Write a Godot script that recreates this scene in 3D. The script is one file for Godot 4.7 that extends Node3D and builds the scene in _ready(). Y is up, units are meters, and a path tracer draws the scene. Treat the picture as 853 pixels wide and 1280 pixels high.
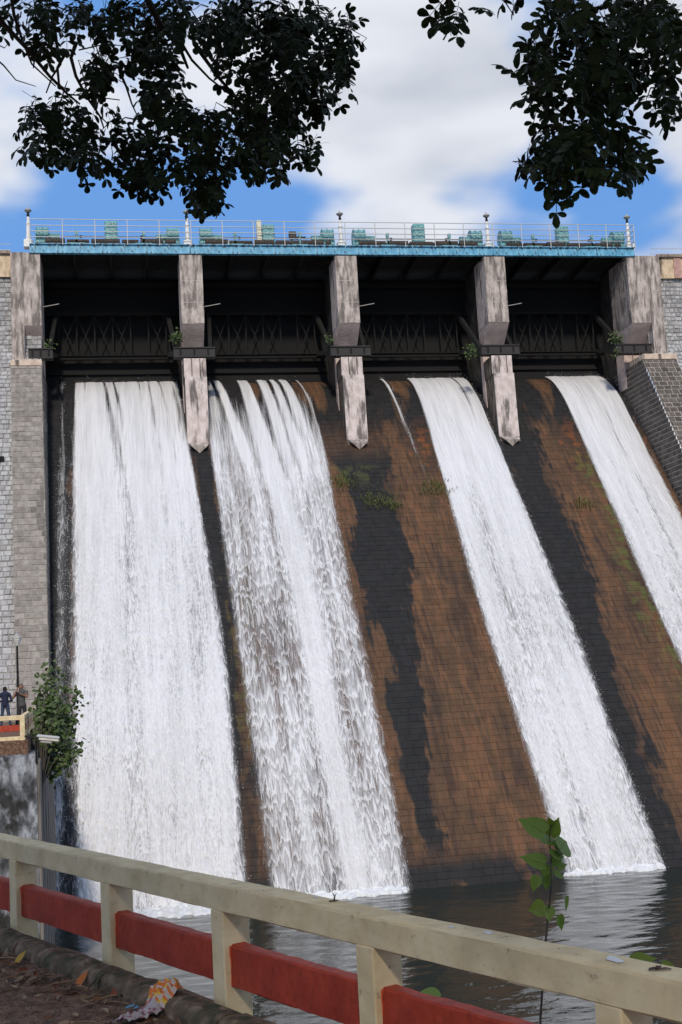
extends Node3D
# A gravity dam with four open sluice bays, seen from a railed bank of the river below it.
# x runs along the dam, z points from the dam towards the bank, the eye is at (0, E, 0).

const E := 1.5
const LEVEL := -8.74            # river surface
const BAY := 10.5
const PIER0 := -5.289           # x of the axis of the first pier
const PW := 1.484               # pier width
const ZF := -79.33              # plane of the pier fronts
const RAIL_SLOPE := 0.4833      # plan of the bank railing: x = RAIL_SLOPE * z + RAIL_AT
const RAIL_AT := 3.119

var rng := RandomNumberGenerator.new()
var M := {}
var taken := {}

# ------------------------------------------------------------------ helpers

class Shape:
	var v := PackedVector3Array()
	var n := PackedVector3Array()
	var t := PackedVector2Array()
	var c := PackedColorArray()
	var x := PackedInt32Array()

	func vert(p: Vector3, nn: Vector3, col: Color, uv := Vector2.ZERO) -> int:
		v.append(p); n.append(nn); c.append(col); t.append(uv)
		return v.size() - 1

	func tri(a: Vector3, b: Vector3, d: Vector3, col: Color, out: Vector3) -> void:
		var nn := (d - a).cross(b - a).normalized()
		if nn.dot(out) < 0.0:
			var k := b; b = d; d = k; nn = -nn
		var i := vert(a, nn, col); vert(b, nn, col); vert(d, nn, col)
		x.append_array([i, i + 1, i + 2])

	func quad(a: Vector3, b: Vector3, d: Vector3, e: Vector3, col: Color, out: Vector3, uv := []) -> void:
		var nn := (d - a).cross(b - a).normalized()
		if nn.length_squared() < 0.5:
			nn = (e - a).cross(d - a).normalized()
		var u := [Vector2.ZERO, Vector2.ZERO, Vector2.ZERO, Vector2.ZERO] if uv.is_empty() else uv
		var i := v.size()
		if nn.dot(out) < 0.0:
			nn = -nn
			vert(a, nn, col, u[0]); vert(e, nn, col, u[3]); vert(d, nn, col, u[2]); vert(b, nn, col, u[1])
		else:
			vert(a, nn, col, u[0]); vert(b, nn, col, u[1]); vert(d, nn, col, u[2]); vert(e, nn, col, u[3])
		x.append_array([i, i + 1, i + 2, i, i + 2, i + 3])

	func box(at: Transform3D, size: Vector3, col := Color.WHITE, bevel := 0.0) -> void:
		var h := size * 0.5
		var p := PackedVector3Array()
		if bevel <= 0.0:
			for i in 8:
				p.append(at * Vector3(h.x if i & 1 else -h.x, h.y if i & 2 else -h.y, h.z if i & 4 else -h.z))
			for f in [[0, 2, 3, 1], [4, 5, 7, 6], [0, 1, 5, 4], [2, 6, 7, 3], [0, 4, 6, 2], [1, 3, 7, 5]]:
				var mid: Vector3 = (p[f[0]] + p[f[2]]) * 0.5
				quad(p[f[0]], p[f[1]], p[f[2]], p[f[3]], col, mid - at.origin)
			return
		# chamfered: each corner becomes three points
		var q := {}
		for i in 8:
			var s := Vector3(1 if i & 1 else -1, 1 if i & 2 else -1, 1 if i & 4 else -1)
			for a in 3:
				var w := h - Vector3.ONE * bevel
				w[a] = h[a]
				q[i * 3 + a] = at * (w * s)
		for a in 3:
			var b := (a + 1) % 3
			var d := (a + 2) % 3
			for s in 2:
				var f := []
				for k in [[0, 0], [1, 0], [1, 1], [0, 1]]:
					f.append(q[((s << a) | (k[0] << b) | (k[1] << d)) * 3 + a])
				quad(f[0], f[1], f[2], f[3], col, (f[0] + f[2]) * 0.5 - at.origin)
				for k in 2:
					var i0: int = (s << a) | (k << b)
					var i1: int = i0 | (1 << d)
					quad(q[i0 * 3 + a], q[i0 * 3 + b], q[i1 * 3 + b], q[i1 * 3 + a], col, (q[i0 * 3 + a] + q[i1 * 3 + b]) * 0.5 - at.origin)
		for i in 8:
			tri(q[i * 3], q[i * 3 + 1], q[i * 3 + 2], col, q[i * 3] - at.origin)

	# box by its low and high corners
	func span(a: Vector3, b: Vector3, col := Color.WHITE, bevel := 0.0) -> void:
		box(Transform3D(Basis(), (a + b) * 0.5), (b - a).abs(), col, bevel)

	# bar of a rectangular section between two points
	func bar(a: Vector3, b: Vector3, w: float, h: float, col := Color.WHITE, bevel := 0.0) -> void:
		var d := b - a
		var z := d.normalized()
		var up := Vector3.UP if absf(z.y) < 0.95 else Vector3.RIGHT
		var r := up.cross(z).normalized()
		box(Transform3D(Basis(r, z.cross(r), z), (a + b) * 0.5), Vector3(w, h, d.length()), col, bevel)

	func tube(pts: Array, radii: Array, sides := 8, col := Color.WHITE, cap := true) -> void:
		var base := v.size()
		var r := Vector3.ZERO
		for i in pts.size():
			var p: Vector3 = pts[i]
			var d: Vector3 = ((pts[mini(i + 1, pts.size() - 1)] as Vector3) - (pts[maxi(i - 1, 0)] as Vector3)).normalized()
			if r == Vector3.ZERO:
				r = d.cross(Vector3.UP if absf(d.y) < 0.9 else Vector3.RIGHT).normalized()
			r = (r - d * r.dot(d)).normalized()
			var s := d.cross(r)
			var rad: float = radii[mini(i, radii.size() - 1)]
			for k in sides:
				var a := TAU * k / sides
				var nn := r * cos(a) + s * sin(a)
				vert(p + nn * rad, nn, col)
		for i in pts.size() - 1:
			for k in sides:
				var a := base + i * sides + k
				var b := base + i * sides + (k + 1) % sides
				x.append_array([a, b + sides, b, a, a + sides, b + sides])
		if cap:
			for e in [0, pts.size() - 1]:
				var at: Vector3 = pts[e]
				var out: Vector3 = at - (pts[1 if e == 0 else e - 1] as Vector3)
				for k in sides:
					tri(at, v[base + e * sides + k], v[base + e * sides + (k + 1) % sides], col, out)

	# round body: rings of [height, radius] about a vertical axis
	func lathe(at: Vector3, rings: Array, sides := 16, col := Color.WHITE) -> void:
		for i in rings.size() - 1:
			for k in sides:
				var a0 := TAU * k / sides
				var a1 := TAU * (k + 1) / sides
				var c0 := Vector3(cos(a0), 0, sin(a0))
				var c1 := Vector3(cos(a1), 0, sin(a1))
				var lo: Array = rings[i]
				var hi: Array = rings[i + 1]
				var out: Vector3 = (c0 + c1) * (hi[0] - lo[0]) + Vector3.DOWN * (hi[1] - lo[1]) * 2.0
				quad(at + c0 * lo[1] + Vector3.UP * lo[0], at + c0 * hi[1] + Vector3.UP * hi[0], at + c1 * hi[1] + Vector3.UP * hi[0], at + c1 * lo[1] + Vector3.UP * lo[0], col, out)

	func hand(poly: PackedVector2Array) -> float:
		var a := 0.0
		for i in poly.size():
			a += poly[i].cross(poly[(i + 1) % poly.size()])
		return 1.0 if a < 0.0 else -1.0

	# a polygon of (z, y) points drawn out along x
	func slab_x(poly: PackedVector2Array, x0: float, x1: float, col := Color.WHITE) -> void:
		var ix := Geometry2D.triangulate_polygon(poly)
		for i in range(0, ix.size(), 3):
			for s in 2:
				var q := []
				for k in 3:
					q.append(Vector3(x1 if s else x0, poly[ix[i + k]].y, poly[ix[i + k]].x))
				tri(q[0], q[1], q[2], col, Vector3(1 if s else -1, 0, 0))
		var turn := hand(poly)
		for i in poly.size():
			var a := poly[i]
			var b := poly[(i + 1) % poly.size()]
			var d := b - a
			quad(Vector3(x0, a.y, a.x), Vector3(x0, b.y, b.x), Vector3(x1, b.y, b.x), Vector3(x1, a.y, a.x), col, Vector3(0, d.x, -d.y) * turn)

	# a polygon of (x, z) points between two heights
	func slab_y(poly: PackedVector2Array, y0: float, y1: float, col := Color.WHITE) -> void:
		var ix := Geometry2D.triangulate_polygon(poly)
		for i in range(0, ix.size(), 3):
			for s in 2:
				var q := []
				for k in 3:
					q.append(Vector3(poly[ix[i + k]].x, y1 if s else y0, poly[ix[i + k]].y))
				tri(q[0], q[1], q[2], col, Vector3(0, 1 if s else -1, 0))
		var turn := hand(poly)
		for i in poly.size():
			var a := poly[i]
			var b := poly[(i + 1) % poly.size()]
			var d := b - a
			quad(Vector3(a.x, y0, a.y), Vector3(a.x, y1, a.y), Vector3(b.x, y1, b.y), Vector3(b.x, y0, b.y), col, Vector3(-d.y, 0, d.x) * turn)

	# one stone of a wall: f(u, v, height) gives points; its face stands proud by h, its arrises slope back
	func stone(f: Callable, u0: float, u1: float, v0: float, v1: float, h: float, ch: float, col: Color, uvf: Callable) -> void:
		var a: Vector3 = f.call(u0, v0, 0.0)
		var b: Vector3 = f.call(u1, v0, 0.0)
		var d: Vector3 = f.call(u1, v1, 0.0)
		var e: Vector3 = f.call(u0, v1, 0.0)
		var ta: Vector3 = f.call(u0 + ch, v0 + ch, h)
		var tb: Vector3 = f.call(u1 - ch, v0 + ch, h)
		var td: Vector3 = f.call(u1 - ch, v1 - ch, h)
		var te: Vector3 = f.call(u0 + ch, v1 - ch, h)
		var ua: Vector2 = uvf.call(u0, v0)
		var ub: Vector2 = uvf.call(u1, v0)
		var ud: Vector2 = uvf.call(u1, v1)
		var ue: Vector2 = uvf.call(u0, v1)
		var up: Vector3 = (ta + td) * 0.5 - (a + d) * 0.5
		var mid := (a + d) * 0.5
		quad(ta, tb, td, te, col, up, [ua, ub, ud, ue])
		quad(a, b, tb, ta, col, up * 0.3 + (a + b) * 0.5 - mid, [ua, ub, ub, ua])
		quad(b, d, td, tb, col, up * 0.3 + (b + d) * 0.5 - mid, [ub, ud, ud, ub])
		quad(d, e, te, td, col, up * 0.3 + (d + e) * 0.5 - mid, [ud, ue, ue, ud])
		quad(e, a, ta, te, col, up * 0.3 + (e + a) * 0.5 - mid, [ue, ua, ua, ue])

	func mesh() -> ArrayMesh:
		var a := []
		a.resize(Mesh.ARRAY_MAX)
		a[Mesh.ARRAY_VERTEX] = v
		a[Mesh.ARRAY_NORMAL] = n
		a[Mesh.ARRAY_TEX_UV] = t
		a[Mesh.ARRAY_COLOR] = c
		a[Mesh.ARRAY_INDEX] = x
		var m := ArrayMesh.new()
		m.add_surface_from_arrays(Mesh.PRIMITIVE_TRIANGLES, a)
		return m


func numbered(called: String) -> String:
	taken[called] = taken.get(called, -1) + 1
	return called if taken[called] == 0 else "%s_%03d" % [called, taken[called]]

func where(o: Node) -> Vector3:
	var p := Vector3.ZERO
	while o != self and o != null:
		p += (o as Node3D).position
		o = o.get_parent()
	return p

func tag(o: Node, label: String, category: String, group := "", kind := "") -> Node:
	if label: o.set_meta("label", label)
	if category: o.set_meta("category", category)
	if group: o.set_meta("group", group)
	if kind: o.set_meta("kind", kind)
	return o

func thing(called: String, label: String, category: String, at: Vector3, group := "") -> Node3D:
	var o := Node3D.new()
	o.name = numbered(called)
	add_child(o)
	o.position = at
	tag(o, label, category, group)
	return o

# a mesh in world coordinates, hung under its thing (or standing on its own)
func part(called: String, s: Shape, m: Material, parent: Node = self) -> MeshInstance3D:
	var o := MeshInstance3D.new()
	o.name = numbered(called) if parent == self else called
	parent.add_child(o, true)
	o.mesh = s.mesh()
	o.material_override = m
	if parent != self:
		o.position = -where(parent)
	return o

func structure(called: String, s: Shape, m: Material) -> MeshInstance3D:
	var o := part(called, s, m)
	o.set_meta("kind", "structure")
	return o

func lin(r: float, g: float, b: float) -> Color:
	return Color(r, g, b).linear_to_srgb()

func grey(k: float) -> Color:
	return Color(k, k, k)

func noise(sd: int, freq: float, octaves := 4, type := FastNoiseLite.TYPE_SIMPLEX_SMOOTH, ridged := false) -> FastNoiseLite:
	var f := FastNoiseLite.new()
	f.seed = sd
	f.frequency = freq
	f.noise_type = type
	f.fractal_type = FastNoiseLite.FRACTAL_RIDGED if ridged else FastNoiseLite.FRACTAL_FBM
	f.fractal_octaves = octaves
	f.fractal_gain = 0.6 if octaves > 6 else 0.5
	return f

func ramp_texture(f: FastNoiseLite, stops: Array, size := 512, bump := 0.0) -> NoiseTexture2D:
	var t := NoiseTexture2D.new()
	t.width = size
	t.height = size
	t.seamless = true
	t.noise = f
	if bump > 0.0:
		t.as_normal_map = true
		t.bump_strength = bump
	elif stops:
		var g := Gradient.new()
		var at := PackedFloat32Array()
		var col := PackedColorArray()
		for s in stops:
			at.append(s[0])
			col.append(s[1])
		g.offsets = at
		g.colors = col
		t.color_ramp = g
	return t

# seamless grey noise as bytes, size x size
func bytes(f: FastNoiseLite, size := 512) -> PackedByteArray:
	return f.get_seamless_image(size, size).get_data()

func plain(r: float, g: float, b: float, rough := 0.8, metal := 0.0) -> StandardMaterial3D:
	var m := StandardMaterial3D.new()
	m.albedo_color = lin(r, g, b)
	m.roughness = rough
	m.metallic = metal
	m.vertex_color_use_as_albedo = true
	return m

# a surface with two layers of noise laid on in world space: mottling, and marks over it (their alpha is their share)
func weathered(base: Texture2D, scale: Vector3, marks: Texture2D = null, marks_scale := Vector3.ONE, rough := 0.9, relief: Texture2D = null, depth := 0.0) -> StandardMaterial3D:
	var m := StandardMaterial3D.new()
	m.albedo_texture = base
	m.uv1_triplanar = true
	m.uv1_world_triplanar = true
	m.uv1_scale = scale
	m.roughness = rough
	m.vertex_color_use_as_albedo = true
	if marks:
		m.detail_enabled = true
		m.detail_albedo = marks
		m.detail_uv_layer = BaseMaterial3D.DETAIL_UV_2
		m.uv2_triplanar = true
		m.uv2_world_triplanar = true
		m.uv2_scale = marks_scale
	if relief:
		m.heightmap_enabled = true
		m.heightmap_texture = relief
		m.heightmap_scale = depth
	return m

# ------------------------------------------------------------------ the dam's section
# along(s) walks down the overflow section: rounded crest, then a straight slope into the river

var crest_table := PackedVector2Array()     # (y, z) every 5 cm of slope
const STEP := 0.05
const S_END := 47.0

func make_section() -> void:
	var yc := 20.9 + E
	var zc := -86.19
	var pts := PackedVector2Array()
	for i in 30:
		pts.append(Vector2(yc - 0.9 * pow(1.0 - i / 30.0, 2.0), zc - 2.0 * (1.0 - i / 30.0)))
	for i in 112:
		var x := 5.55 * i / 111.0
		pts.append(Vector2(yc - pow(x, 1.85) / 6.5, zc + x))
	var y := pts[-1].x
	for i in range(1, 240):
		var yy := y - 0.2 * i
		pts.append(Vector2(yy, -66.61 - 0.8145 * (yy - E)))
	var want := 0.0
	var gone := 0.0
	for i in pts.size() - 1:
		var d := pts[i].distance_to(pts[i + 1])
		while want <= gone + d and want <= S_END + 1.0:
			crest_table.append(pts[i].lerp(pts[i + 1], (want - gone) / d))
			want += STEP
		gone += d

func along(s: float) -> Vector2:
	var k := clampf(s / STEP, 0.0, crest_table.size() - 2.001)
	var i := int(k)
	return crest_table[i].lerp(crest_table[i + 1], k - i)

func s_normal(s: float) -> Vector3:
	var d := along(s + 0.2) - along(s - 0.2 if s > 0.2 else 0.0)
	return Vector3(0, d.y, -d.x).normalized()

func on_face(x: float, s: float, h: float) -> Vector3:
	var p := along(s)
	return Vector3(x, p.x, p.y) + s_normal(s) * h

func no_uv(_u: float, _v: float) -> Vector2:
	return Vector2.ZERO

func z_face(y: float) -> float:
	return -66.61 - 0.8145 * (y - E)

# downstream faces of the masonry walls beside the chute, and of the plain dam beyond them
func z_wall(y: float) -> float:
	return -78.3 + 0.652 * (20.33 + E - y)

func z_plain(y: float) -> float:
	return -80.0 + 0.65 * maxf(0.0, 22.0 + E - y)


func _ready() -> void:
	rng.seed = 20240817
	var cam := Camera3D.new()
	cam.name = "camera"
	var yaw := 0.17967
	var pitch := 0.12977
	var roll := 0.05555
	var fw := Vector3(sin(yaw) * cos(pitch), sin(pitch), -cos(yaw) * cos(pitch))
	var rt := Vector3(cos(yaw), 0, sin(yaw))
	var up := rt.cross(fw)
	cam.transform = Transform3D(Basis(rt * cos(roll) - up * sin(roll), rt * sin(roll) + up * cos(roll), -fw), Vector3(0, E, 0))
	cam.fov = rad_to_deg(2.0 * atan(640.0 / 1540.0))
	cam.near = 0.1
	cam.far = 2000.0
	add_child(cam)
	cam.current = true

	var env := Environment.new()
	env.background_mode = Environment.BG_SKY
	env.tonemap_mode = Environment.TONE_MAPPER_LINEAR
	env.tonemap_exposure = 1.0
	env.sdfgi_enabled = true
	env.ssao_enabled = true
	env.ssil_enabled = true
	env.background_energy_multiplier = 1.0
	var sky := Sky.new()
	sky.sky_material = make_sky()
	env.sky = sky
	var around := WorldEnvironment.new()
	around.name = "world_environment"
	around.environment = env
	add_child(around)

	var sun := DirectionalLight3D.new()
	sun.name = "sun"
	sun.light_energy = 0.88
	sun.light_color = Color(1.0, 0.95, 0.88)
	sun.light_angular_distance = 5.0
	sun.shadow_enabled = true
	add_child(sun)
	sun.look_at_from_position(Vector3(-0.11, 0.55, 0.78), Vector3.ZERO, Vector3.UP)

	make_section()
	make_materials()
	print("materials ", Time.get_ticks_msec())
	make_river_and_bank()
	make_dam()
	print("dam ", Time.get_ticks_msec())
	make_bridge()
	make_gates()
	make_waterfalls()
	print("water ", Time.get_ticks_msec())
	make_platform()
	make_bank_railing()
	make_people()
	print("people ", Time.get_ticks_msec())
	make_trees()
	make_plants()
	make_litter()
	print("done ", Time.get_ticks_msec())

# ------------------------------------------------------------------ sky

func make_sky() -> PanoramaSkyMaterial:
	var w := 2048
	var h := 1024
	var puff := noise(11, 1.6, 6, FastNoiseLite.TYPE_SIMPLEX_SMOOTH)
	var wisp := noise(29, 5.0, 4, FastNoiseLite.TYPE_SIMPLEX_SMOOTH)
	var data := PackedByteArray()
	data.resize(w * h * 3)
	var low := lin(0.36, 0.42, 0.5)
	var banks := [[0.03, 0.36, 0.2, 0.035, -0.4], [0.42, 0.38, 0.08, 0.1, -0.55], [0.09, 0.47, 0.24, 0.06, 0.35], [0.24, 0.4, 0.085, 0.13, 0.45], [0.05, 0.31, 0.1, 0.02, 0.2],
		[-1.1, 0.5, 0.4, 0.1, -0.4], [2.2, 0.4, 0.5, 0.09, -0.4], [-2.3, 0.35, 0.5, 0.08, -0.4], [1.2, 0.6, 0.3, 0.1, -0.35]]
	for j in h:
		var th := PI * (j + 0.5) / h
		var y := cos(th)
		var sn := sin(th)
		for i in w:
			var k := (j * w + i) * 3
			if y < 0.0:
				data[k] = int(low.r * 255); data[k + 1] = int(low.g * 255); data[k + 2] = int(low.b * 255)
				continue
			var ph := TAU * (i + 0.5) / w
			var x := sin(ph) * sn
			var z := -cos(ph) * sn
			# a cloud deck seen from below: stretch towards the horizon
			var q := 1.0 / (y + 0.42)
			var n := puff.get_noise_3d(x * q + 3.1, y * 1.2, z * q + 1.7)
			var n2 := wisp.get_noise_3d(x * q, y * 2.4, z * q)
			var az := atan2(x, -z)
			var el := asin(y)
			# the larger clouds and the clear gaps between them
			var bank := 0.0
			for c in banks:
				var da: float = wrapf(az - c[0], -PI, PI) / c[2]
				var de: float = (el - c[1]) / c[3]
				var dd := da * da + de * de
				if dd < 6.0:
					bank += c[4] * exp(-dd)
			var cover := smoothstep(-0.3, 0.16, n + 0.34 * n2 + bank)
			var lit := clampf(0.78 + 0.9 * n2 - 0.3 * n, 0.0, 1.0)
			var haze := pow(1.0 - y, 6.0)
			var r := lerpf(0.15, 0.32, haze * 0.6)
			var g := lerpf(0.36, 0.54, haze * 0.6)
			var b := lerpf(0.78, 0.88, haze * 0.6)
			r = lerpf(r, lerpf(0.56, 0.8, lit), cover)
			g = lerpf(g, lerpf(0.6, 0.83, lit), cover)
			b = lerpf(b, lerpf(0.68, 0.9, lit), cover)
			data[k] = int(255.0 * pow(r, 0.4545)); data[k + 1] = int(255.0 * pow(g, 0.4545)); data[k + 2] = int(255.0 * pow(b, 0.4545))
	var m := PanoramaSkyMaterial.new()
	m.panorama = ImageTexture.create_from_image(Image.create_from_data(w, h, false, Image.FORMAT_RGB8, data))
	return m

# ------------------------------------------------------------------ materials

func make_materials() -> void:
	# stained pier concrete: pink-grey with black mould running down
	var mottle := ramp_texture(noise(3, 0.01, 7), [[0.25, lin(0.33, 0.285, 0.26)], [0.5, lin(0.46, 0.4, 0.365)], [0.75, lin(0.55, 0.48, 0.44)]])
	var mould := ramp_texture(noise(5, 0.011, 7), [[0.28, Color(0.28, 0.265, 0.25, 0.72)], [0.45, Color(0.37, 0.345, 0.32, 0.42)], [0.56, Color(0.42, 0.39, 0.36, 0.12)], [0.66, Color(0.42, 0.39, 0.36, 0.0)]])
	var few := ramp_texture(noise(8, 0.007, 7), [[0.22, Color(0.2, 0.19, 0.18, 0.8)], [0.33, Color(0.25, 0.24, 0.22, 0.4)], [0.42, Color(0.3, 0.29, 0.27, 0.0)]])
	var grain := ramp_texture(noise(9, 0.05, 4), [])
	M.concrete = weathered(mottle, Vector3(0.22, 0.13, 0.22), mould, Vector3(0.45, 0.085, 0.45), 0.92, grain, 2.0)
	var pale := ramp_texture(noise(4, 0.012, 4), [[0.25, lin(0.5, 0.43, 0.4)], [0.75, lin(0.66, 0.58, 0.55)]])
	M.pale = weathered(pale, Vector3(0.3, 0.2, 0.3), few, Vector3(0.3, 0.06, 0.3), 0.9, grain, 2.0)
	M.pink = weathered(pale, Vector3(0.2, 0.3, 0.2), null, Vector3.ONE, 0.9, grain, 1.5)
	M.pink.albedo_color = lin(0.95, 0.88, 0.86)
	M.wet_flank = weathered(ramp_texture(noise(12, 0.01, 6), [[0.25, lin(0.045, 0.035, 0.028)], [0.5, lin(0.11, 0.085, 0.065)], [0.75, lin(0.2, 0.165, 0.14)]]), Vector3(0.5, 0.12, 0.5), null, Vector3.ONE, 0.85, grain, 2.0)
	M.shaded_concrete = weathered(ramp_texture(noise(13, 0.012, 6), [[0.3, lin(0.02, 0.02, 0.019)], [0.6, lin(0.055, 0.05, 0.046)], [0.8, lin(0.1, 0.09, 0.082)]]), Vector3(0.5, 0.1, 0.5), null, Vector3.ONE, 0.8)  # near-black concrete: the shade under the bridge is put into its colour
	# masonry
	var block := ramp_texture(noise(21, 0.016, 5), [[0.2, lin(0.62, 0.58, 0.55)], [0.8, lin(1.0, 0.98, 0.95)]])
	M.masonry = weathered(block, Vector3(0.3, 0.3, 0.3), null, Vector3.ONE, 0.92, grain, 2.0)
	M.dull_mortar = plain(0.33, 0.31, 0.28, 0.95)
	M.mortar = plain(0.43, 0.41, 0.37, 0.95)
	# painted steel
	var paint := ramp_texture(noise(31, 0.008, 5), [[0.25, lin(0.075, 0.29, 0.45)], [0.55, lin(0.105, 0.36, 0.54)], [0.8, lin(0.18, 0.45, 0.62)]])
	var rust := ramp_texture(noise(33, 0.02, 5), [[0.22, Color(0.16, 0.12, 0.1, 0.85)], [0.31, Color(0.2, 0.15, 0.12, 0.3)], [0.37, Color(0.2, 0.15, 0.12, 0.0)]])
	M.blue = weathered(paint, Vector3(0.35, 0.2, 0.35), rust, Vector3(0.35, 0.2, 0.35), 0.5)
	var teal := ramp_texture(noise(36, 0.02, 5), [[0.25, lin(0.07, 0.2, 0.21)], [0.55, lin(0.14, 0.37, 0.4)], [0.8, lin(0.27, 0.5, 0.5)]])
	M.teal = weathered(teal, Vector3(0.7, 0.7, 0.7), rust, Vector3(0.5, 0.5, 0.5), 0.55)
	M.dark_steel = weathered(ramp_texture(noise(37, 0.02, 4), [[0.3, lin(0.028, 0.026, 0.025)], [0.7, lin(0.07, 0.06, 0.055)]]), Vector3(0.5, 0.5, 0.5), null, Vector3.ONE, 0.75)
	M.black_steel = plain(0.0065, 0.0065, 0.007, 0.95)
	M.gate_steel = plain(0.0075, 0.0075, 0.0075, 0.95)
	M.trunnion_steel = plain(0.03, 0.028, 0.027, 0.8)
	M.galvanised = plain(0.5, 0.5, 0.48, 0.45, 0.3)
	M.white = weathered(ramp_texture(noise(39, 0.02, 4), [[0.3, lin(0.6, 0.6, 0.58)], [0.7, lin(0.82, 0.82, 0.8)]]), Vector3(0.8, 0.5, 0.8), null, Vector3.ONE, 0.5)
	M.lamp_metal = plain(0.34, 0.33, 0.31, 0.5)
	M.glass_globe = plain(0.6, 0.6, 0.56, 0.2)
	# cream and red paint on the railings
	var cream := ramp_texture(noise(41, 0.01, 5), [[0.25, lin(0.61, 0.49, 0.285)], [0.5, lin(0.69, 0.565, 0.34)], [0.8, lin(0.74, 0.62, 0.39)]])
	var grime := ramp_texture(noise(43, 0.02, 7), [[0.1, Color(0.3, 0.29, 0.26, 0.75)], [0.135, Color(0.34, 0.32, 0.27, 0.5)], [0.15, Color(0.42, 0.4, 0.32, 0.16)], [0.36, Color(0.42, 0.4, 0.3, 0.0)]])
	var brush := ramp_texture(noise(44, 0.03, 4), [])
	M.cream = weathered(cream, Vector3(0.9, 0.7, 0.9), grime, Vector3(1.3, 1.3, 1.3), 0.75, brush, 0.35)
	var red := ramp_texture(noise(45, 0.012, 5), [[0.25, lin(0.3, 0.027, 0.008)], [0.55, lin(0.37, 0.036, 0.011)], [0.8, lin(0.43, 0.05, 0.017)]])
	M.red = weathered(red, Vector3(1.2, 0.7, 1.2), ramp_texture(noise(47, 0.03, 4), [[0.18, Color(0.2, 0.07, 0.06, 0.45)], [0.3, Color(0.25, 0.08, 0.06, 0.0)]]), Vector3(2.0, 0.9, 2.0), 0.6, brush, 0.4)
	M.orange_red = plain(0.62, 0.1, 0.03, 0.6)
	# bank
	var soil := ramp_texture(noise(51, 0.02, 6), [[0.2, lin(0.1, 0.055, 0.034)], [0.5, lin(0.175, 0.1, 0.064)], [0.8, lin(0.25, 0.155, 0.105)]])
	M.soil = weathered(soil, Vector3(0.6, 0.6, 0.6), ramp_texture(noise(53, 0.05, 4), [[0.3, Color(0.16, 0.1, 0.07, 0.7)], [0.45, Color(0.2, 0.12, 0.09, 0.0)]]), Vector3(1.7, 1.7, 1.7), 0.95, ramp_texture(noise(55, 0.05, 5), []), 2.5)
	var moss := ramp_texture(noise(57, 0.02, 5), [[0.3, Color(0.2, 0.22, 0.13, 0.9)], [0.46, Color(0.24, 0.25, 0.16, 0.5)], [0.56, Color(0.25, 0.25, 0.2, 0.0)]])
	M.kerb = weathered(ramp_texture(noise(58, 0.02, 5), [[0.25, lin(0.09, 0.06, 0.038)], [0.6, lin(0.18, 0.125, 0.085)], [0.85, lin(0.32, 0.25, 0.19)]]), Vector3(0.9, 0.9, 0.9), moss, Vector3(0.7, 0.7, 0.7), 0.95, ramp_texture(noise(59, 0.04, 5), []), 2.0)
	# mould-blackened retaining wall
	M.old_wall = weathered(ramp_texture(noise(61, 0.014, 7), [[0.25, lin(0.07, 0.075, 0.085)], [0.5, lin(0.17, 0.18, 0.2)], [0.75, lin(0.36, 0.38, 0.42)]]), Vector3(0.3, 0.14, 0.3), ramp_texture(noise(63, 0.012, 7), [[0.34, Color(0.1, 0.1, 0.09, 0.92)], [0.48, Color(0.15, 0.15, 0.14, 0.5)], [0.58, Color(0.2, 0.2, 0.2, 0.0)]]), Vector3(0.16, 0.12, 0.16), 0.92, grain, 3.0)
	M.rib = weathered(ramp_texture(noise(64, 0.014, 4), [[0.3, lin(0.13, 0.115, 0.1)], [0.7, lin(0.24, 0.215, 0.19)]]), Vector3(0.5, 0.06, 0.5), null, Vector3.ONE, 0.9, grain, 2.0)
	# river
	var w := StandardMaterial3D.new()
	w.albedo_color = lin(0.02, 0.026, 0.021)
	w.roughness = 0.06
	w.metallic_specular = 0.5
	w.normal_enabled = true
	w.normal_texture = ramp_texture(noise(81, 0.035, 4), [], 512, 5.0)
	w.normal_scale = 0.15
	w.uv1_triplanar = true
	w.uv1_world_triplanar = true
	w.uv1_scale = Vector3(0.1, 0.1, 0.17)
	M.river = w
	# wet masonry of the chute
	M.chute = StandardMaterial3D.new()
	M.chute.albedo_texture = chute_texture()
	M.chute.texture_repeat = false
	M.chute.vertex_color_use_as_albedo = true
	M.chute.roughness = 0.7
	M.chute.metallic_specular = 0.3
	M.chute.heightmap_enabled = false
	M.joint = plain(0.03, 0.024, 0.02, 0.9)
	# plants
	for k in [["leaf", 0.022, 0.037, 0.01, 0.06], ["leaf_deep", 0.03, 0.055, 0.016, 0.035], ["shrub", 0.06, 0.095, 0.022, 0.14], ["peepal", 0.2, 0.27, 0.05, 0.35], ["weed", 0.1, 0.12, 0.03, 0.1]]:
		var m := plain(k[1], k[2], k[3], 0.55)
		m.metallic_specular = 0.3 if k[0] == "leaf" else 0.5
		m.backlight_enabled = true
		m.backlight = lin(k[4] * 0.7, k[4], k[4] * 0.25)
		M[k[0]] = m
	M.bark = weathered(ramp_texture(noise(71, 0.03, 5), [[0.3, lin(0.04, 0.032, 0.026)], [0.7, lin(0.13, 0.11, 0.09)]]), Vector3(1.5, 0.5, 1.5), null, Vector3.ONE, 0.9)
	M.twig = plain(0.05, 0.04, 0.03, 0.9)
	M.dry = plain(1, 1, 1, 0.85)
	M.tinted = plain(1, 1, 1, 0.85)
	M.foam = plain(0.68, 0.7, 0.72, 0.7)

# what grows and settles on the wet masonry of the chute: red-brown slime, black slime in the lee of the piers, green algae along the water's edge
const CX0 := -5.2
const CX1 := 37.0

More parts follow.
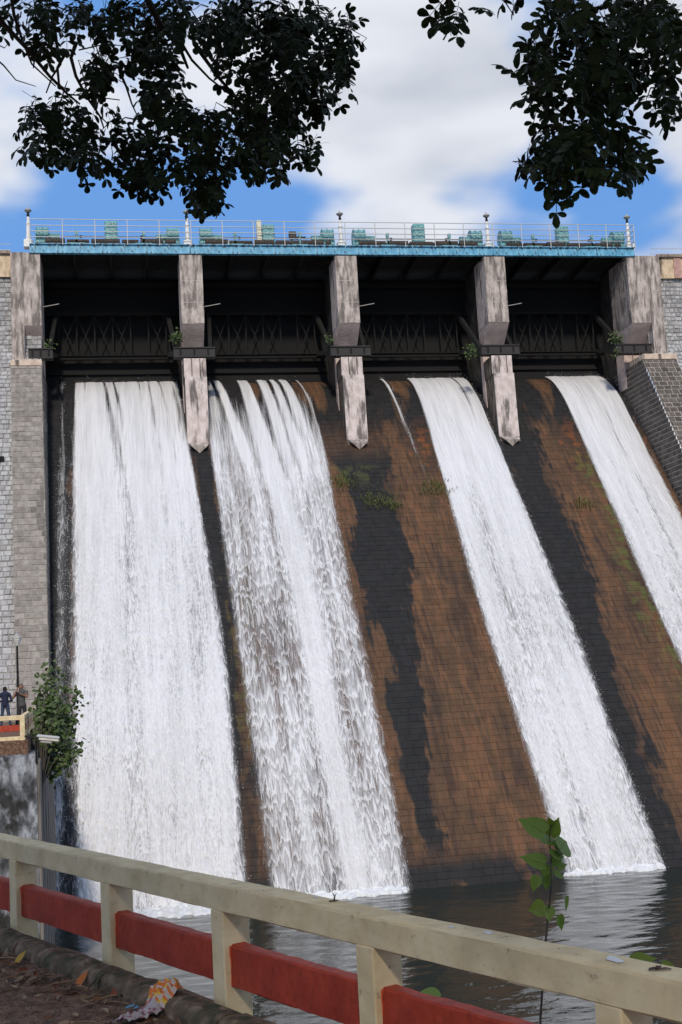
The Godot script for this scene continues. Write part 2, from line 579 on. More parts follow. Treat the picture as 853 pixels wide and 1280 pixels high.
func chute_texture() -> ImageTexture:
	var w := 1024
	var h := 1024
	var a := bytes(noise(101, 0.02, 5))
	var b := bytes(noise(102, 0.008, 4))
	var d := bytes(noise(103, 0.045, 4))
	var data := PackedByteArray()
	data.resize(w * h * 3)
	for j in h:
		var s := S_END * (j + 0.5) / h
		var y := along(s).x - E
		var high := smoothstep(12.5, 17.5, y)
		var toe := smoothstep(-8.6, -9.6, y)
		for i in w:
			var x := lerpf(CX0, CX1, (i + 0.5) / w)
			var streak := (a[((i * 3) & 511) + (((j >> 2) & 511) << 9)] + a[((i * 7 + 90) & 511) + (((j >> 1) & 511) << 9)]) / 510.0
			var broad := b[((i * 2) & 511) + (((j >> 1) & 511) << 9)] / 255.0
			var fine := d[(i & 511) + ((j & 511) << 9)] / 255.0
			var xw := x + (broad - 0.5) * 1.5 + (streak - 0.5) * 0.9 + (fine - 0.5) * 0.5
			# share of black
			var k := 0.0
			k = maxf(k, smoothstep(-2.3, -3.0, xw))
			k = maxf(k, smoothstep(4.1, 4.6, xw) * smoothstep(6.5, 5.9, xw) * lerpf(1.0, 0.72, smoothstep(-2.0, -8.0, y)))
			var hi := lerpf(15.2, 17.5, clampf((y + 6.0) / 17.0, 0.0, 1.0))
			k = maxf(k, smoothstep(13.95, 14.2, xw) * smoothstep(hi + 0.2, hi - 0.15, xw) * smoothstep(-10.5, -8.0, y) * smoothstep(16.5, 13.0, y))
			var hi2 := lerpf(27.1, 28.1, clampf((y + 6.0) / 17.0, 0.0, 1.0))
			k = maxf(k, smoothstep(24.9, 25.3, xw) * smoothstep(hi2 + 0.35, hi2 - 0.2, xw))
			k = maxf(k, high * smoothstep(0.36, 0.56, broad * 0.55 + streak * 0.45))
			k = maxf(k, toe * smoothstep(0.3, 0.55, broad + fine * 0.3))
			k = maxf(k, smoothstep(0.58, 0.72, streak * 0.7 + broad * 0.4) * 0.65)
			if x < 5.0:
				k = maxf(k, 0.55)
			# brown to orange slime
			var o := smoothstep(0.4, 0.64, fine * 0.12 + streak * 0.88)
			var r := lerpf(0.09, 0.148, o)
			var g := lerpf(0.051, 0.073, o)
			var bl := lerpf(0.029, 0.036, o)
			var bright := smoothstep(0.6, 0.72, broad * 0.6 + fine * 0.4) * smoothstep(12.0, 16.0, y) * smoothstep(16.0, 18.0, x)
			r = lerpf(r, 0.36, bright); g = lerpf(g, 0.11, bright); bl = lerpf(bl, 0.025, bright)
			var v := lerpf(0.86, 1.1, fine)
			r *= v; g *= v; bl *= v
			var kk := lerpf(0.012, 0.022, fine)
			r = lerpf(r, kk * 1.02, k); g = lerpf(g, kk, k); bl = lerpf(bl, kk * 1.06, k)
			# algae
			var grow := smoothstep(30.1, 30.9, xw) * smoothstep(31.8, 31.2, xw) * smoothstep(15.0, 12.0, y) * smoothstep(0.35, 0.6, fine)
			grow = maxf(grow, 0.5 * smoothstep(5.9, 6.3, xw) * smoothstep(7.8, 7.0, xw) * smoothstep(-6.0, -1.0, y) * smoothstep(12.0, 8.0, y) * smoothstep(0.4, 0.65, fine))
			grow = maxf(grow, 0.5 * smoothstep(13.2, 13.8, xw) * smoothstep(17.6, 16.0, xw) * smoothstep(11.6, 12.4, y) * smoothstep(13.6, 12.9, y) * smoothstep(0.4, 0.6, fine))
			grow *= 0.75
			r = lerpf(r, 0.085, grow); g = lerpf(g, 0.098, grow); bl = lerpf(bl, 0.025, grow)
			var at := (j * w + i) * 3
			data[at] = int(255.0 * pow(r, 0.4545)); data[at + 1] = int(255.0 * pow(g, 0.4545)); data[at + 2] = int(255.0 * pow(bl, 0.4545))
	return ImageTexture.create_from_image(Image.create_from_data(w, h, false, Image.FORMAT_RGB8, data))

# ------------------------------------------------------------------ river, bank

func rail_point(t: float, off: float, y: float) -> Vector3:
	# t metres along the railing (growing towards the eye), off metres beyond its path-side face
	var k := sqrt(1.0 + RAIL_SLOPE * RAIL_SLOPE)
	var dir := Vector3(RAIL_SLOPE, 0, 1) / k
	var out := Vector3(1, 0, -RAIL_SLOPE) / k
	return Vector3(RAIL_AT, 0, 0) - dir * (RAIL_AT * RAIL_SLOPE / k) + dir * t + out * off + Vector3(0, y, 0)

func make_river_and_bank() -> void:
	# water with small standing chop, finer where it is seen closer
	var f1 := noise(201, 0.55, 3)
	var f2 := noise(202, 0.16, 3)
	var s := Shape.new()
	var nx := 300
	var nz := 260
	for j in nz + 1:
		for i in nx + 1:
			var x := lerpf(-16.0, 44.0, i / float(nx))
			var z := lerpf(-59.5, -20.0, j / float(nz))
			var hgt := f1.get_noise_2d(x * 0.8, z * 1.9) * 0.035 + f2.get_noise_2d(x, z * 1.6) * 0.045
			var rough := 0.35 + 0.65 * smoothstep(-20.0, 2.0, f2.get_noise_2d(x * 0.12, z * 0.2) * 30.0)
			s.vert(Vector3(x, LEVEL + hgt * rough, z), Vector3.UP, Color.WHITE)
	for j in nz:
		for i in nx:
			var k := j * (nx + 1) + i
			s.x.append_array([k, k + 1, k + nx + 2, k, k + nx + 2, k + nx + 1])
	for j in range(0, nz + 1):
		for i in range(0, nx + 1):
			var k := j * (nx + 1) + i
			var l := s.v[k - 1 if i > 0 else k]
			var r := s.v[k + 1 if i < nx else k]
			var u := s.v[k - nx - 1 if j > 0 else k]
			var d := s.v[k + nx + 1 if j < nz else k]
			s.n[k] = (d - u).cross(r - l).normalized()
	# the calm reach outside the picture
	s.quad(Vector3(-16, LEVEL, -59.5), Vector3(-16, LEVEL, 60), Vector3(-120, LEVEL, 60), Vector3(-120, LEVEL, -59.5), Color.WHITE, Vector3.UP)
	s.quad(Vector3(44, LEVEL, -59.5), Vector3(44, LEVEL, 60), Vector3(160, LEVEL, 60), Vector3(160, LEVEL, -59.5), Color.WHITE, Vector3.UP)
	s.quad(Vector3(-16, LEVEL, -20), Vector3(-16, LEVEL, 60), Vector3(44, LEVEL, 60), Vector3(44, LEVEL, -20), Color.WHITE, Vector3.UP)
	structure("river_water", s, M.river)

	# bank: trodden soil, uneven close to the eye
	s = Shape.new()
	var bump := noise(211, 0.9, 4)
	var n := 90
	for j in n:
		for i in n:
			var q := []
			for k in [[0, 0], [1, 0], [1, 1], [0, 1]]:
				var t := lerpf(-12.0, 2.0, (j + k[1]) / float(n))
				var off := lerpf(-6.0, 0.1, (i + k[0]) / float(n))
				var p := rail_point(t, off, 0.0)
				var y := bump.get_noise_2d(p.x * 1.5, p.z * 1.5) * 0.025 + bump.get_noise_2d(p.x * 0.3, p.z * 0.3) * 0.03
				q.append(Vector3(p.x, 0.01 + y + 0.02 * smoothstep(-0.7, -0.2, off), p.z))
			s.quad(q[0], q[1], q[2], q[3], Color.WHITE, Vector3.UP)
	s.quad(rail_point(-42, -6, 0.01), rail_point(40, -6, 0.01), rail_point(40, -60, 0.01), rail_point(-42, -60, 0.01), Color.WHITE, Vector3.UP)
	s.quad(rail_point(-42, 0.1, 0.0), rail_point(-12, 0.1, 0.0), rail_point(-12, -6, 0.0), rail_point(-42, -6, 0.0), Color.WHITE, Vector3.UP)
	s.quad(rail_point(2, 0.1, 0.0), rail_point(40, 0.1, 0.0), rail_point(40, -6, 0.0), rail_point(2, -6, 0.0), Color.WHITE, Vector3.UP)
	# its river side: a narrow ledge, then a steep drop
	s.quad(rail_point(-42, 0.1, 0.0), rail_point(40, 0.1, 0.0), rail_point(40, 0.16, -0.85), rail_point(-42, 0.16, -0.85), Color.WHITE, rail_point(0, 1, 0) - rail_point(0, 0, 0))
	s.quad(rail_point(-42, 0.16, -0.85), rail_point(40, 0.16, -0.85), rail_point(40, 1.2, -1.1), rail_point(-42, 1.2, -1.1), Color.WHITE, Vector3.UP)
	s.quad(rail_point(-42, 1.2, -1.1), rail_point(40, 1.2, -1.1), rail_point(40, 2.0, LEVEL - 1.0), rail_point(-42, 2.0, LEVEL - 1.0), Color.WHITE, rail_point(0, 1, 0) - rail_point(0, 0, 0))
	structure("ground", s, M.soil)

	# kerb of rounded, moss-grown lengths
	var kerb := Node3D.new()
	kerb.name = "kerb"
	add_child(kerb)
	kerb.position = rail_point(-6, -0.1, 0.0)
	kerb.set_meta("kind", "structure")
	var lump := noise(215, 1.3, 4)
	var t0 := -14.0
	while t0 < 3.0:
		var len := rng.randf_range(0.85, 1.15)
		s = Shape.new()
		var rows := 12
		var cols := 14
		for j in rows + 1:
			var t := t0 + 0.008 + (len - 0.016) * j / rows
			for i in cols + 1:
				var a := PI * i / cols
				var sq := pow(absf(cos(a)), 0.7) * signf(cos(a))
				var off := -0.1 - 0.09 * sq
				var y := -0.03 + 0.142 * pow(sin(a), 0.45)
				var p := rail_point(t, off, y)
				var k := 1.0 + lump.get_noise_3d(p.x * 3.0, p.y * 3.0, p.z * 3.0) * 0.07
				p = rail_point(t, -0.1 + (off + 0.1) * k, -0.03 + (y + 0.03) * k)
				s.vert(p, Vector3.UP, Color.WHITE)
		for j in rows:
			for i in cols:
				var k := j * (cols + 1) + i
				s.x.append_array([k, k + cols + 1, k + cols + 2, k, k + cols + 2, k + 1])
		for j in rows + 1:
			for i in cols + 1:
				var k := j * (cols + 1) + i
				var du := s.v[k + 1 if i < cols else k] - s.v[k - 1 if i > 0 else k]
				var dv := s.v[k + cols + 1 if j < rows else k] - s.v[k - cols - 1 if j > 0 else k]
				s.n[k] = du.cross(dv).normalized()
		for e in [0, rows]:
			var mid := rail_point(t0 + len * e / rows, -0.1, 0.03)
			for i in cols:
				s.tri(mid, s.v[e * (cols + 1) + i], s.v[e * (cols + 1) + i + 1], Color.WHITE, rail_point(1.0 if e else -1.0, 0, 0) - rail_point(0, 0, 0))
		part("kerb_stone", s, M.kerb, kerb)
		t0 += len

# ------------------------------------------------------------------ dam

# a battered face of coursed stones between x edges that may lean; zf gives the plane
func coursed(s: Shape, back: Shape, y0: float, y1: float, xl: Callable, xr: Callable, zf: Callable, hgt: float, wid: float, proud: float, gap: float, col: Callable) -> void:
	var f := func(u: float, v: float, h: float) -> Vector3:
		return Vector3(u, v + h * 0.5, zf.call(v) + h)
	var y := y0
	var row := 0
	while y < y1 - 0.05:
		var hh := minf(hgt * rng.randf_range(0.85, 1.15), y1 - y)
		var a: float = xl.call(y + hh * 0.5)
		var b: float = xr.call(y + hh * 0.5)
		var x := a - (wid * 0.5 if row & 1 else 0.0) - rng.randf() * 0.1
		while x < b - 0.03:
			var ww := wid * rng.randf_range(0.75, 1.25)
			var x0 := maxf(x, a)
			var x1 := minf(x + ww, b)
			if x1 - x0 > 0.06:
				s.stone(f, x0 + gap, x1 - gap, y + gap, y + hh - gap, proud * rng.randf_range(0.6, 1.4), proud * 0.4, col.call(x0, y), no_uv)
			x += ww
		y += hh
		row += 1
	var steps := 24
	for i in steps:
		var ya := lerpf(y0, y1, i / float(steps))
		var yb := lerpf(y0, y1, (i + 1) / float(steps))
		back.quad(Vector3(xl.call(ya), ya, zf.call(ya)), Vector3(xl.call(yb), yb, zf.call(yb)), Vector3(xr.call(yb), yb, zf.call(yb)), Vector3(xr.call(ya), ya, zf.call(ya)), Color.WHITE, Vector3(0, 0.4, 1))

func make_dam() -> void:
	var dam := thing("dam", "high masonry gravity dam with concrete piers and a brown stained overflow slope", "dam", Vector3(15.7, LEVEL, -60.0))

	# overflow section: courses of squared stone laid on the slope
	var chute := Node3D.new()
	chute.name = "overflow_slope"
	dam.add_child(chute)
	var back := Shape.new()
	var face := on_face
	var uvf := func(u: float, v: float) -> Vector2:
		return Vector2((u - CX0) / (CX1 - CX0), v / S_END)
	for j in 93:
		var s0 := 0.5 * j
		var s1 := s0 + 0.5
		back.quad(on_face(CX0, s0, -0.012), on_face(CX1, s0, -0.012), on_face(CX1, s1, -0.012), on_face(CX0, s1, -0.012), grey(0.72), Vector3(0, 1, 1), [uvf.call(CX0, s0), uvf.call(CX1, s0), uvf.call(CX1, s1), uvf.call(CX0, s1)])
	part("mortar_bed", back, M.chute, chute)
	var rest := Shape.new()
	var row_s := 0.0
	var row := 0
	var picked := 0
	while row_s < S_END - 0.5:
		var hh := 0.42 * rng.randf_range(0.82, 1.18)
		var x := CX0 - (0.3 if row & 1 else 0.0)
		var y := along(row_s).x - E
		while x < CX1:
			var ww := rng.randf_range(0.36, 0.84)
			var x1 := minf(x + ww, CX1)
			var tone := rng.randf_range(0.9, 1.09)
			var tint := Color(tone * rng.randf_range(0.94, 1.06), tone, tone * rng.randf_range(0.94, 1.06))
			var x0 := maxf(x, CX0)
			if x1 - x0 > 0.08:
				var own: bool = picked < 300 and y < -2.0 and y > -10.4 and x0 > 13.0 and x1 < 20.7
				var to := Shape.new() if own else rest
				var ga := rng.randf_range(0.0, 0.012)
				var gb := rng.randf_range(0.0, 0.014)
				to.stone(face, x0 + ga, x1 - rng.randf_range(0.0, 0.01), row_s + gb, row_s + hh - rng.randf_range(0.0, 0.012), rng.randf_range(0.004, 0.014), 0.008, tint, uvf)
				if own:
					picked += 1
					part("stone", to, M.chute, chute)
			x += ww
		row_s += hh
		row += 1
	var mass := part("stonework", rest, M.chute, chute)
	mass.set_meta("kind", "stuff")

	# piers
	for i in range(1, 4):
		make_pier(dam, PIER0 + i * BAY - PW * 0.5, PIER0 + i * BAY + PW * 0.5)
	make_end_pier(dam, -6.42, PIER0 + PW * 0.5, true)
	make_end_pier(dam, PIER0 + 4 * BAY - PW * 0.5, 38.4, false)

	# masonry walls that hold the chute in
	var dirt := noise(131, 0.25, 4)
	for side in 2:
		var wall := Node3D.new()
		wall.name = "side_wall"
		dam.add_child(wall, true)
		var st := Shape.new()
		var mo := Shape.new()
		var top := 20.35 + E
		var xl: Callable
		var xr: Callable
		var tone: Callable
		if side == 0:
			xl = func(y: float) -> float: return lerpf(-6.45, -5.45, clampf((20.3 + E - y) / 20.3, 0.0, 1.5))
			xr = func(y: float) -> float: return lerpf(-4.55, -3.78, clampf((20.3 + E - y) / 20.3, 0.0, 1.5))
			tone = func(x: float, y: float) -> Color:
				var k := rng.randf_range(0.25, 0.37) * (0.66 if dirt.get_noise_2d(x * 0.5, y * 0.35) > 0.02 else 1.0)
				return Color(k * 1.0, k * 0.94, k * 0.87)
		else:
			xl = func(_y: float) -> float: return 36.05
			xr = func(_y: float) -> float: return 38.55
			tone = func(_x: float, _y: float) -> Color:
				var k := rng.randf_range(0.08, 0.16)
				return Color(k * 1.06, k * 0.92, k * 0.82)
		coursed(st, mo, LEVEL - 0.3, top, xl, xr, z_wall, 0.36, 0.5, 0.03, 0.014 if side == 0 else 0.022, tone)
		# the flank that faces the chute
		var xf: Callable = xr if side == 0 else xl
		var out := Vector3(1 if side == 0 else -1, 0, 0)
		var y := LEVEL - 0.3
		while y < top - 0.05:
			var hh := 0.34
			var z0 := z_face(y + 0.2) - 0.5
			var z1 := z_wall(y + 0.2) - 0.04
			var z := z0 - rng.randf() * 0.4
			while z < z1:
				var ww := 0.46 * rng.randf_range(0.75, 1.25)
				var fk := func(u: float, v: float, h: float) -> Vector3:
					return Vector3(xf.call(v) + out.x * h, v, u)
				var u0 := maxf(z, z0)
				var u1 := minf(z + ww, z1)
				if u1 - u0 > 0.06:
					st.stone(fk, u0 + 0.02, u1 - 0.02, y + 0.026, y + hh - 0.026, 0.03 * rng.randf_range(0.6, 1.4), 0.012, tone.call(0.0, y), no_uv)
				z += ww
			mo.quad(Vector3(xf.call(y), y, z0), Vector3(xf.call(y + hh), y + hh, z0), Vector3(xf.call(y + hh), y + hh, z1), Vector3(xf.call(y), y, z1), Color.WHITE, out)
			y += hh
		part("mortar_bed", mo, M.dull_mortar if side == 0 else M.mortar, wall)
		var sm := part("stonework", st, M.masonry, wall)
		sm.set_meta("kind", "stuff")
		var cap := Shape.new()
		var a: float = xl.call(top)
		var b: float = xr.call(top)
		cap.span(Vector3(a - 0.02, top, z_wall(top) - 2.4), Vector3(b + 0.03, top + 0.42, z_wall(top) + 0.1), Color(1.0, 0.93, 0.8), 0.04)
		part("cap_stone", cap, M.pale, wall)

	# plain dam on either side: rough grey rubble under a cream parapet
	for side in 2:
		var wall := Node3D.new()
		wall.name = "abutment_wall"
		dam.add_child(wall, true)
		var st := Shape.new()
		var mo := Shape.new()
		var xa := -20.0 if side == 0 else 37.4
		var xb := -4.6 if side == 0 else 52.0
		var xl := func(_y: float) -> float: return xa
		var xr := func(_y: float) -> float: return xb
		var tone := func(_x: float, _y: float) -> Color:
			var k := rng.randf_range(0.38, 0.56)
			return Color(k * 0.96, k, k * 1.05)
		coursed(st, mo, LEVEL - 0.5, 26.69 + E, xl, xr, z_plain, 0.31, 0.4, 0.06, 0.012, tone)
		part("mortar_bed", mo, M.dull_mortar, wall)
		var sm := part("stonework", st, M.masonry, wall)
		sm.set_meta("kind", "stuff")
		var bulk := Shape.new()
		for i in 2:
			var x0 := -70.0 if side == 0 else 52.0
			var x1 := -20.0 if side == 0 else 110.0
			bulk.slab_x(PackedVector2Array([Vector2(z_plain(LEVEL - 1), LEVEL - 1), Vector2(z_plain(23.4), 23.4), Vector2(-80.0, 26.69 + E), Vector2(-88, 26.69 + E), Vector2(-88, LEVEL - 1)]), x0, x1)
		part("far_wall", bulk, M.old_wall, wall)
		var par := Shape.new()
		var p0 := -70.0 if side == 0 else 38.42
		var p1 := -6.44 if side == 0 else 110.0
		par.span(Vector3(p0, 26.69 + E, -82.0), Vector3(p1, 28.2 + E, -79.75), Color(1.0, 0.9, 0.66))
		part("parapet", par, M.pale, wall)
		var cor := Shape.new()
		cor.span(Vector3(p0, 28.2 + E, -82.1), Vector3(p1, 28.42 + E, -79.55), Color(0.62, 0.58, 0.52), 0.03)
		part("coping", cor, M.concrete, wall)
		for k in 5:
			var px := (39.7 + k * 3.0) if side else (-8.6 - k * 3.0)
			var pil := Shape.new()
			pil.span(Vector3(px, 26.69 + E, -79.8), Vector3(px + 0.55, 28.2 + E, -79.66), Color(0.8, 0.62, 0.58))
			part("pilaster", pil, M.pink, wall)
		var hole := Shape.new()
		if side == 0:
			hole.span(Vector3(-6.9, 13.55 + E, z_plain(13.5 + E) + 0.02), Vector3(-6.62, 13.85 + E, z_plain(13.5 + E) + 0.16), Color.WHITE)
			part("drain_pipe", hole, M.black_steel, wall)
		var pipe := Shape.new()
		for r in 2:
			pipe.tube([Vector3(p0, 28.8 + E + r * 0.4, -80.6), Vector3(p1, 28.8 + E + r * 0.4, -80.6)], [0.02], 6)
		part("hand_rail", pipe, M.galvanised, wall)

	# the body of the dam behind all this, under the crest
	var body := Shape.new()
	body.slab_x(PackedVector2Array([Vector2(-60, LEVEL - 2), Vector2(z_face(16.0 + E) - 0.6, 16.0 + E), Vector2(-86.0, 20.3 + E), Vector2(-89.0, 20.0 + E), Vector2(-89, LEVEL - 2)]), -6.0, 38.0)
	part("core", body, M.joint, dam)

func make_pier(dam: Node3D, x0: float, x1: float) -> void:
	var pier := Node3D.new()
	pier.name = "pier"
	dam.add_child(pier, true)
	var s := Shape.new()
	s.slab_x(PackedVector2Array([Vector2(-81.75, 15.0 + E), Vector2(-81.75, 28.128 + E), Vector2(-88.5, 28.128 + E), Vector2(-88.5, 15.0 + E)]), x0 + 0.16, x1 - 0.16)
	part("gate_wall", s, M.shaded_concrete, pier)  # rear of the pier, coloured dark to stand for the bridge's shadow
	s = Shape.new()
	s.slab_x(PackedVector2Array([Vector2(ZF, 23.382 + E), Vector2(ZF, 28.128 + E), Vector2(-81.8, 28.128 + E), Vector2(-81.8, 23.382 + E)]), x0, x1)
	part("shaft", s, M.pale, pier)
	s = Shape.new()
	var lifts := [23.384, 24.85, 26.35, 28.13]
	for k in 3:
		s = Shape.new()
		s.span(Vector3(x0 - 0.004, lifts[k] + 0.012 + E, ZF - 0.06), Vector3(x1 + 0.004, lifts[k + 1] - 0.012 + E, ZF + 0.014), grey([1.05, 0.98, 1.02][k]), 0.012)
		part("front_lift", s, M.concrete, pier)
	s = Shape.new()
	s.slab_x(PackedVector2Array([Vector2(ZF - 0.01, 23.38 + E), Vector2(-81.79, 23.38 + E), Vector2(-81.79, 15.0 + E), Vector2(-80.9, 15.0 + E), Vector2(-81.28, 21.74 + E)]), x0 + 0.012, x1 - 0.012)
	part("corbel", s, M.pink, pier)
	s = Shape.new()
	s.slab_x(PackedVector2Array([Vector2(ZF, 21.02 + E), Vector2(-81.6, 21.02 + E), Vector2(-81.6, 19.7 + E), Vector2(ZF, 19.7 + E)]), x0 + 0.02, x1 - 0.02)
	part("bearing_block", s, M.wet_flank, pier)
	s = Shape.new()
	s.span(Vector3(x0 + 0.014, 19.75 + E, ZF - 0.08), Vector3(x1 - 0.014, 21.03 + E, ZF + 0.012), Color.WHITE, 0.015)
	part("block_render", s, M.pale, pier)
	# nose running down into the slope, rounded off at its foot
	s = Shape.new()
	s.slab_x(PackedVector2Array([Vector2(ZF + 0.22, 19.72 + E), Vector2(-81.7, 19.72 + E), Vector2(-81.7, 16.0 + E), Vector2(z_face(15.0 + E) - 0.3, 14.9 + E), Vector2(z_face(15.0 + E) + 0.15, 14.75 + E), Vector2(ZF + 0.42, 15.3 + E), Vector2(ZF + 0.34, 16.4 + E)]), x0 + 0.05, x1 - 0.02)
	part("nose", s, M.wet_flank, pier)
	s = Shape.new()
	s.slab_x(PackedVector2Array([Vector2(ZF + 0.24, 19.73 + E), Vector2(ZF + 0.14, 19.73 + E), Vector2(ZF + 0.26, 15.3 + E), Vector2(ZF + 0.44, 15.28 + E), Vector2(ZF + 0.36, 16.4 + E)]), x0 + 0.044, x1 - 0.014)
	part("nose_render", s, M.pale, pier)
	# the nose runs out in a point on the slope
	s = Shape.new()
	var cx := (x0 + x1) * 0.5 + 0.02
	var tip := Vector3(cx, 14.5 + E, z_face(14.5 + E) + 0.05)
	var a := Vector3(x0 + 0.06, 15.29 + E, ZF + 0.43)
	var b := Vector3(x1 - 0.03, 15.29 + E, ZF + 0.43)
	var a2 := Vector3(x0 + 0.05, 15.29 + E, z_face(15.29 + E) - 0.05)
	var b2 := Vector3(x1 - 0.02, 15.29 + E, z_face(15.29 + E) - 0.05)
	var m0 := Vector3(cx - 0.5, 14.95 + E, z_face(14.95 + E) + 0.5)
	var m1 := Vector3(cx + 0.5, 14.95 + E, z_face(14.95 + E) + 0.5)
	s.quad(a, b, m1, m0, Color.WHITE, Vector3(0, -0.3, 1))
	s.tri(m0, m1, tip, Color.WHITE, Vector3(0, -0.3, 1))
	s.tri(a, m0, a2, Color.WHITE, Vector3.LEFT)
	s.tri(a2, m0, tip, Color.WHITE, Vector3.LEFT)
	s.tri(b, m1, b2, Color.WHITE, Vector3.RIGHT)
	s.tri(b2, m1, tip, Color.WHITE, Vector3.RIGHT)
	part("nose_foot", s, M.concrete, pier)
	make_trunnion(pier, x0 - 0.62, x1 + 0.62)

func make_trunnion(pier: Node3D, x0: float, x1: float) -> void:
	var beam := Shape.new()
	beam.span(Vector3(x0, 21.2 + E, -80.0), Vector3(x1, 21.72 + E, -79.38), Color.WHITE, 0.02)
	beam.span(Vector3(x0, 21.12 + E, -80.02), Vector3(x1, 21.2 + E, -79.3), Color.WHITE)
	beam.span(Vector3(x0, 21.72 + E, -80.02), Vector3(x1, 21.79 + E, -79.3), Color.WHITE)
	var b := part("trunnion_beam", beam, M.trunnion_steel, pier)
	for k in 3:
		var at := Vector3(lerpf(x0, x1, (k + 0.5) / 3.0), 21.46 + E, -79.34)
		var plate := Shape.new()
		plate.span(at - Vector3(0.05, 0.26, 0.05), at + Vector3(0.05, 0.26, 0.03), Color.WHITE)
		part("stiffener", plate, M.black_steel, b)
	for k in 2:
		var rod := Shape.new()
		var x := lerpf(x0, x1, 0.42 + 0.2 * k)
		rod.tube([Vector3(x, 19.8 + E, -79.26), Vector3(x, 21.2 + E, -79.3)], [0.025], 6)
		part("anchor_rod", rod, M.dark_steel, b)

func make_end_pier(dam: Node3D, x0: float, x1: float, first: bool) -> void:
	var pier := Node3D.new()
	pier.name = "end_pier"
	dam.add_child(pier, true)
	var split := x0 + 0.8 if first else x1 - 0.95      # beyond it the pier runs down plain, before it there is a corbel
	var a := split if first else x0
	var b := x1 if first else split
	var s := Shape.new()
	s.slab_x(PackedVector2Array([Vector2(ZF, 23.3 + E), Vector2(ZF, 28.2 + E), Vector2(-82.6, 28.2 + E), Vector2(-82.6, 23.3 + E)]), a, b)
	part("shaft", s, M.concrete, pier)
	s = Shape.new()
	s.slab_x(PackedVector2Array([Vector2(ZF - 0.01, 23.29 + E), Vector2(-82.59, 23.29 + E), Vector2(-82.59, 19.0 + E), Vector2(-81.2, 19.0 + E), Vector2(-81.2, 21.74 + E)]), a + 0.012, b - 0.012)
	part("corbel", s, M.pink, pier)
	s = Shape.new()
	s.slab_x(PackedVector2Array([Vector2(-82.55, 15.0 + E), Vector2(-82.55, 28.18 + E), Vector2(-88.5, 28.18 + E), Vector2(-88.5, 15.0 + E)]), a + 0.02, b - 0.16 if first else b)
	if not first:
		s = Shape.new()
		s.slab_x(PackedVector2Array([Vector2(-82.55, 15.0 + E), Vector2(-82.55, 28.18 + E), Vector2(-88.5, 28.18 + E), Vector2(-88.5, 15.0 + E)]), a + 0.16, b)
	part("gate_wall", s, M.shaded_concrete, pier)  # same painted-in bridge shade as behind the free-standing piers
	s = Shape.new()
	var c := x0 if first else split
	var d := split if first else x1
	s.slab_x(PackedVector2Array([Vector2(ZF + 0.04, 20.78 + E), Vector2(ZF + 0.04, 28.2 + E), Vector2(-82.5, 28.2 + E), Vector2(-82.5, 20.78 + E)]), c, d)
	part("pilaster", s, M.concrete, pier)
	if first:
		make_trunnion(pier, a + 0.2, b + 0.66)
	else:
		make_trunnion(pier, a - 1.3, b - 0.15)

# ------------------------------------------------------------------ hoist bridge

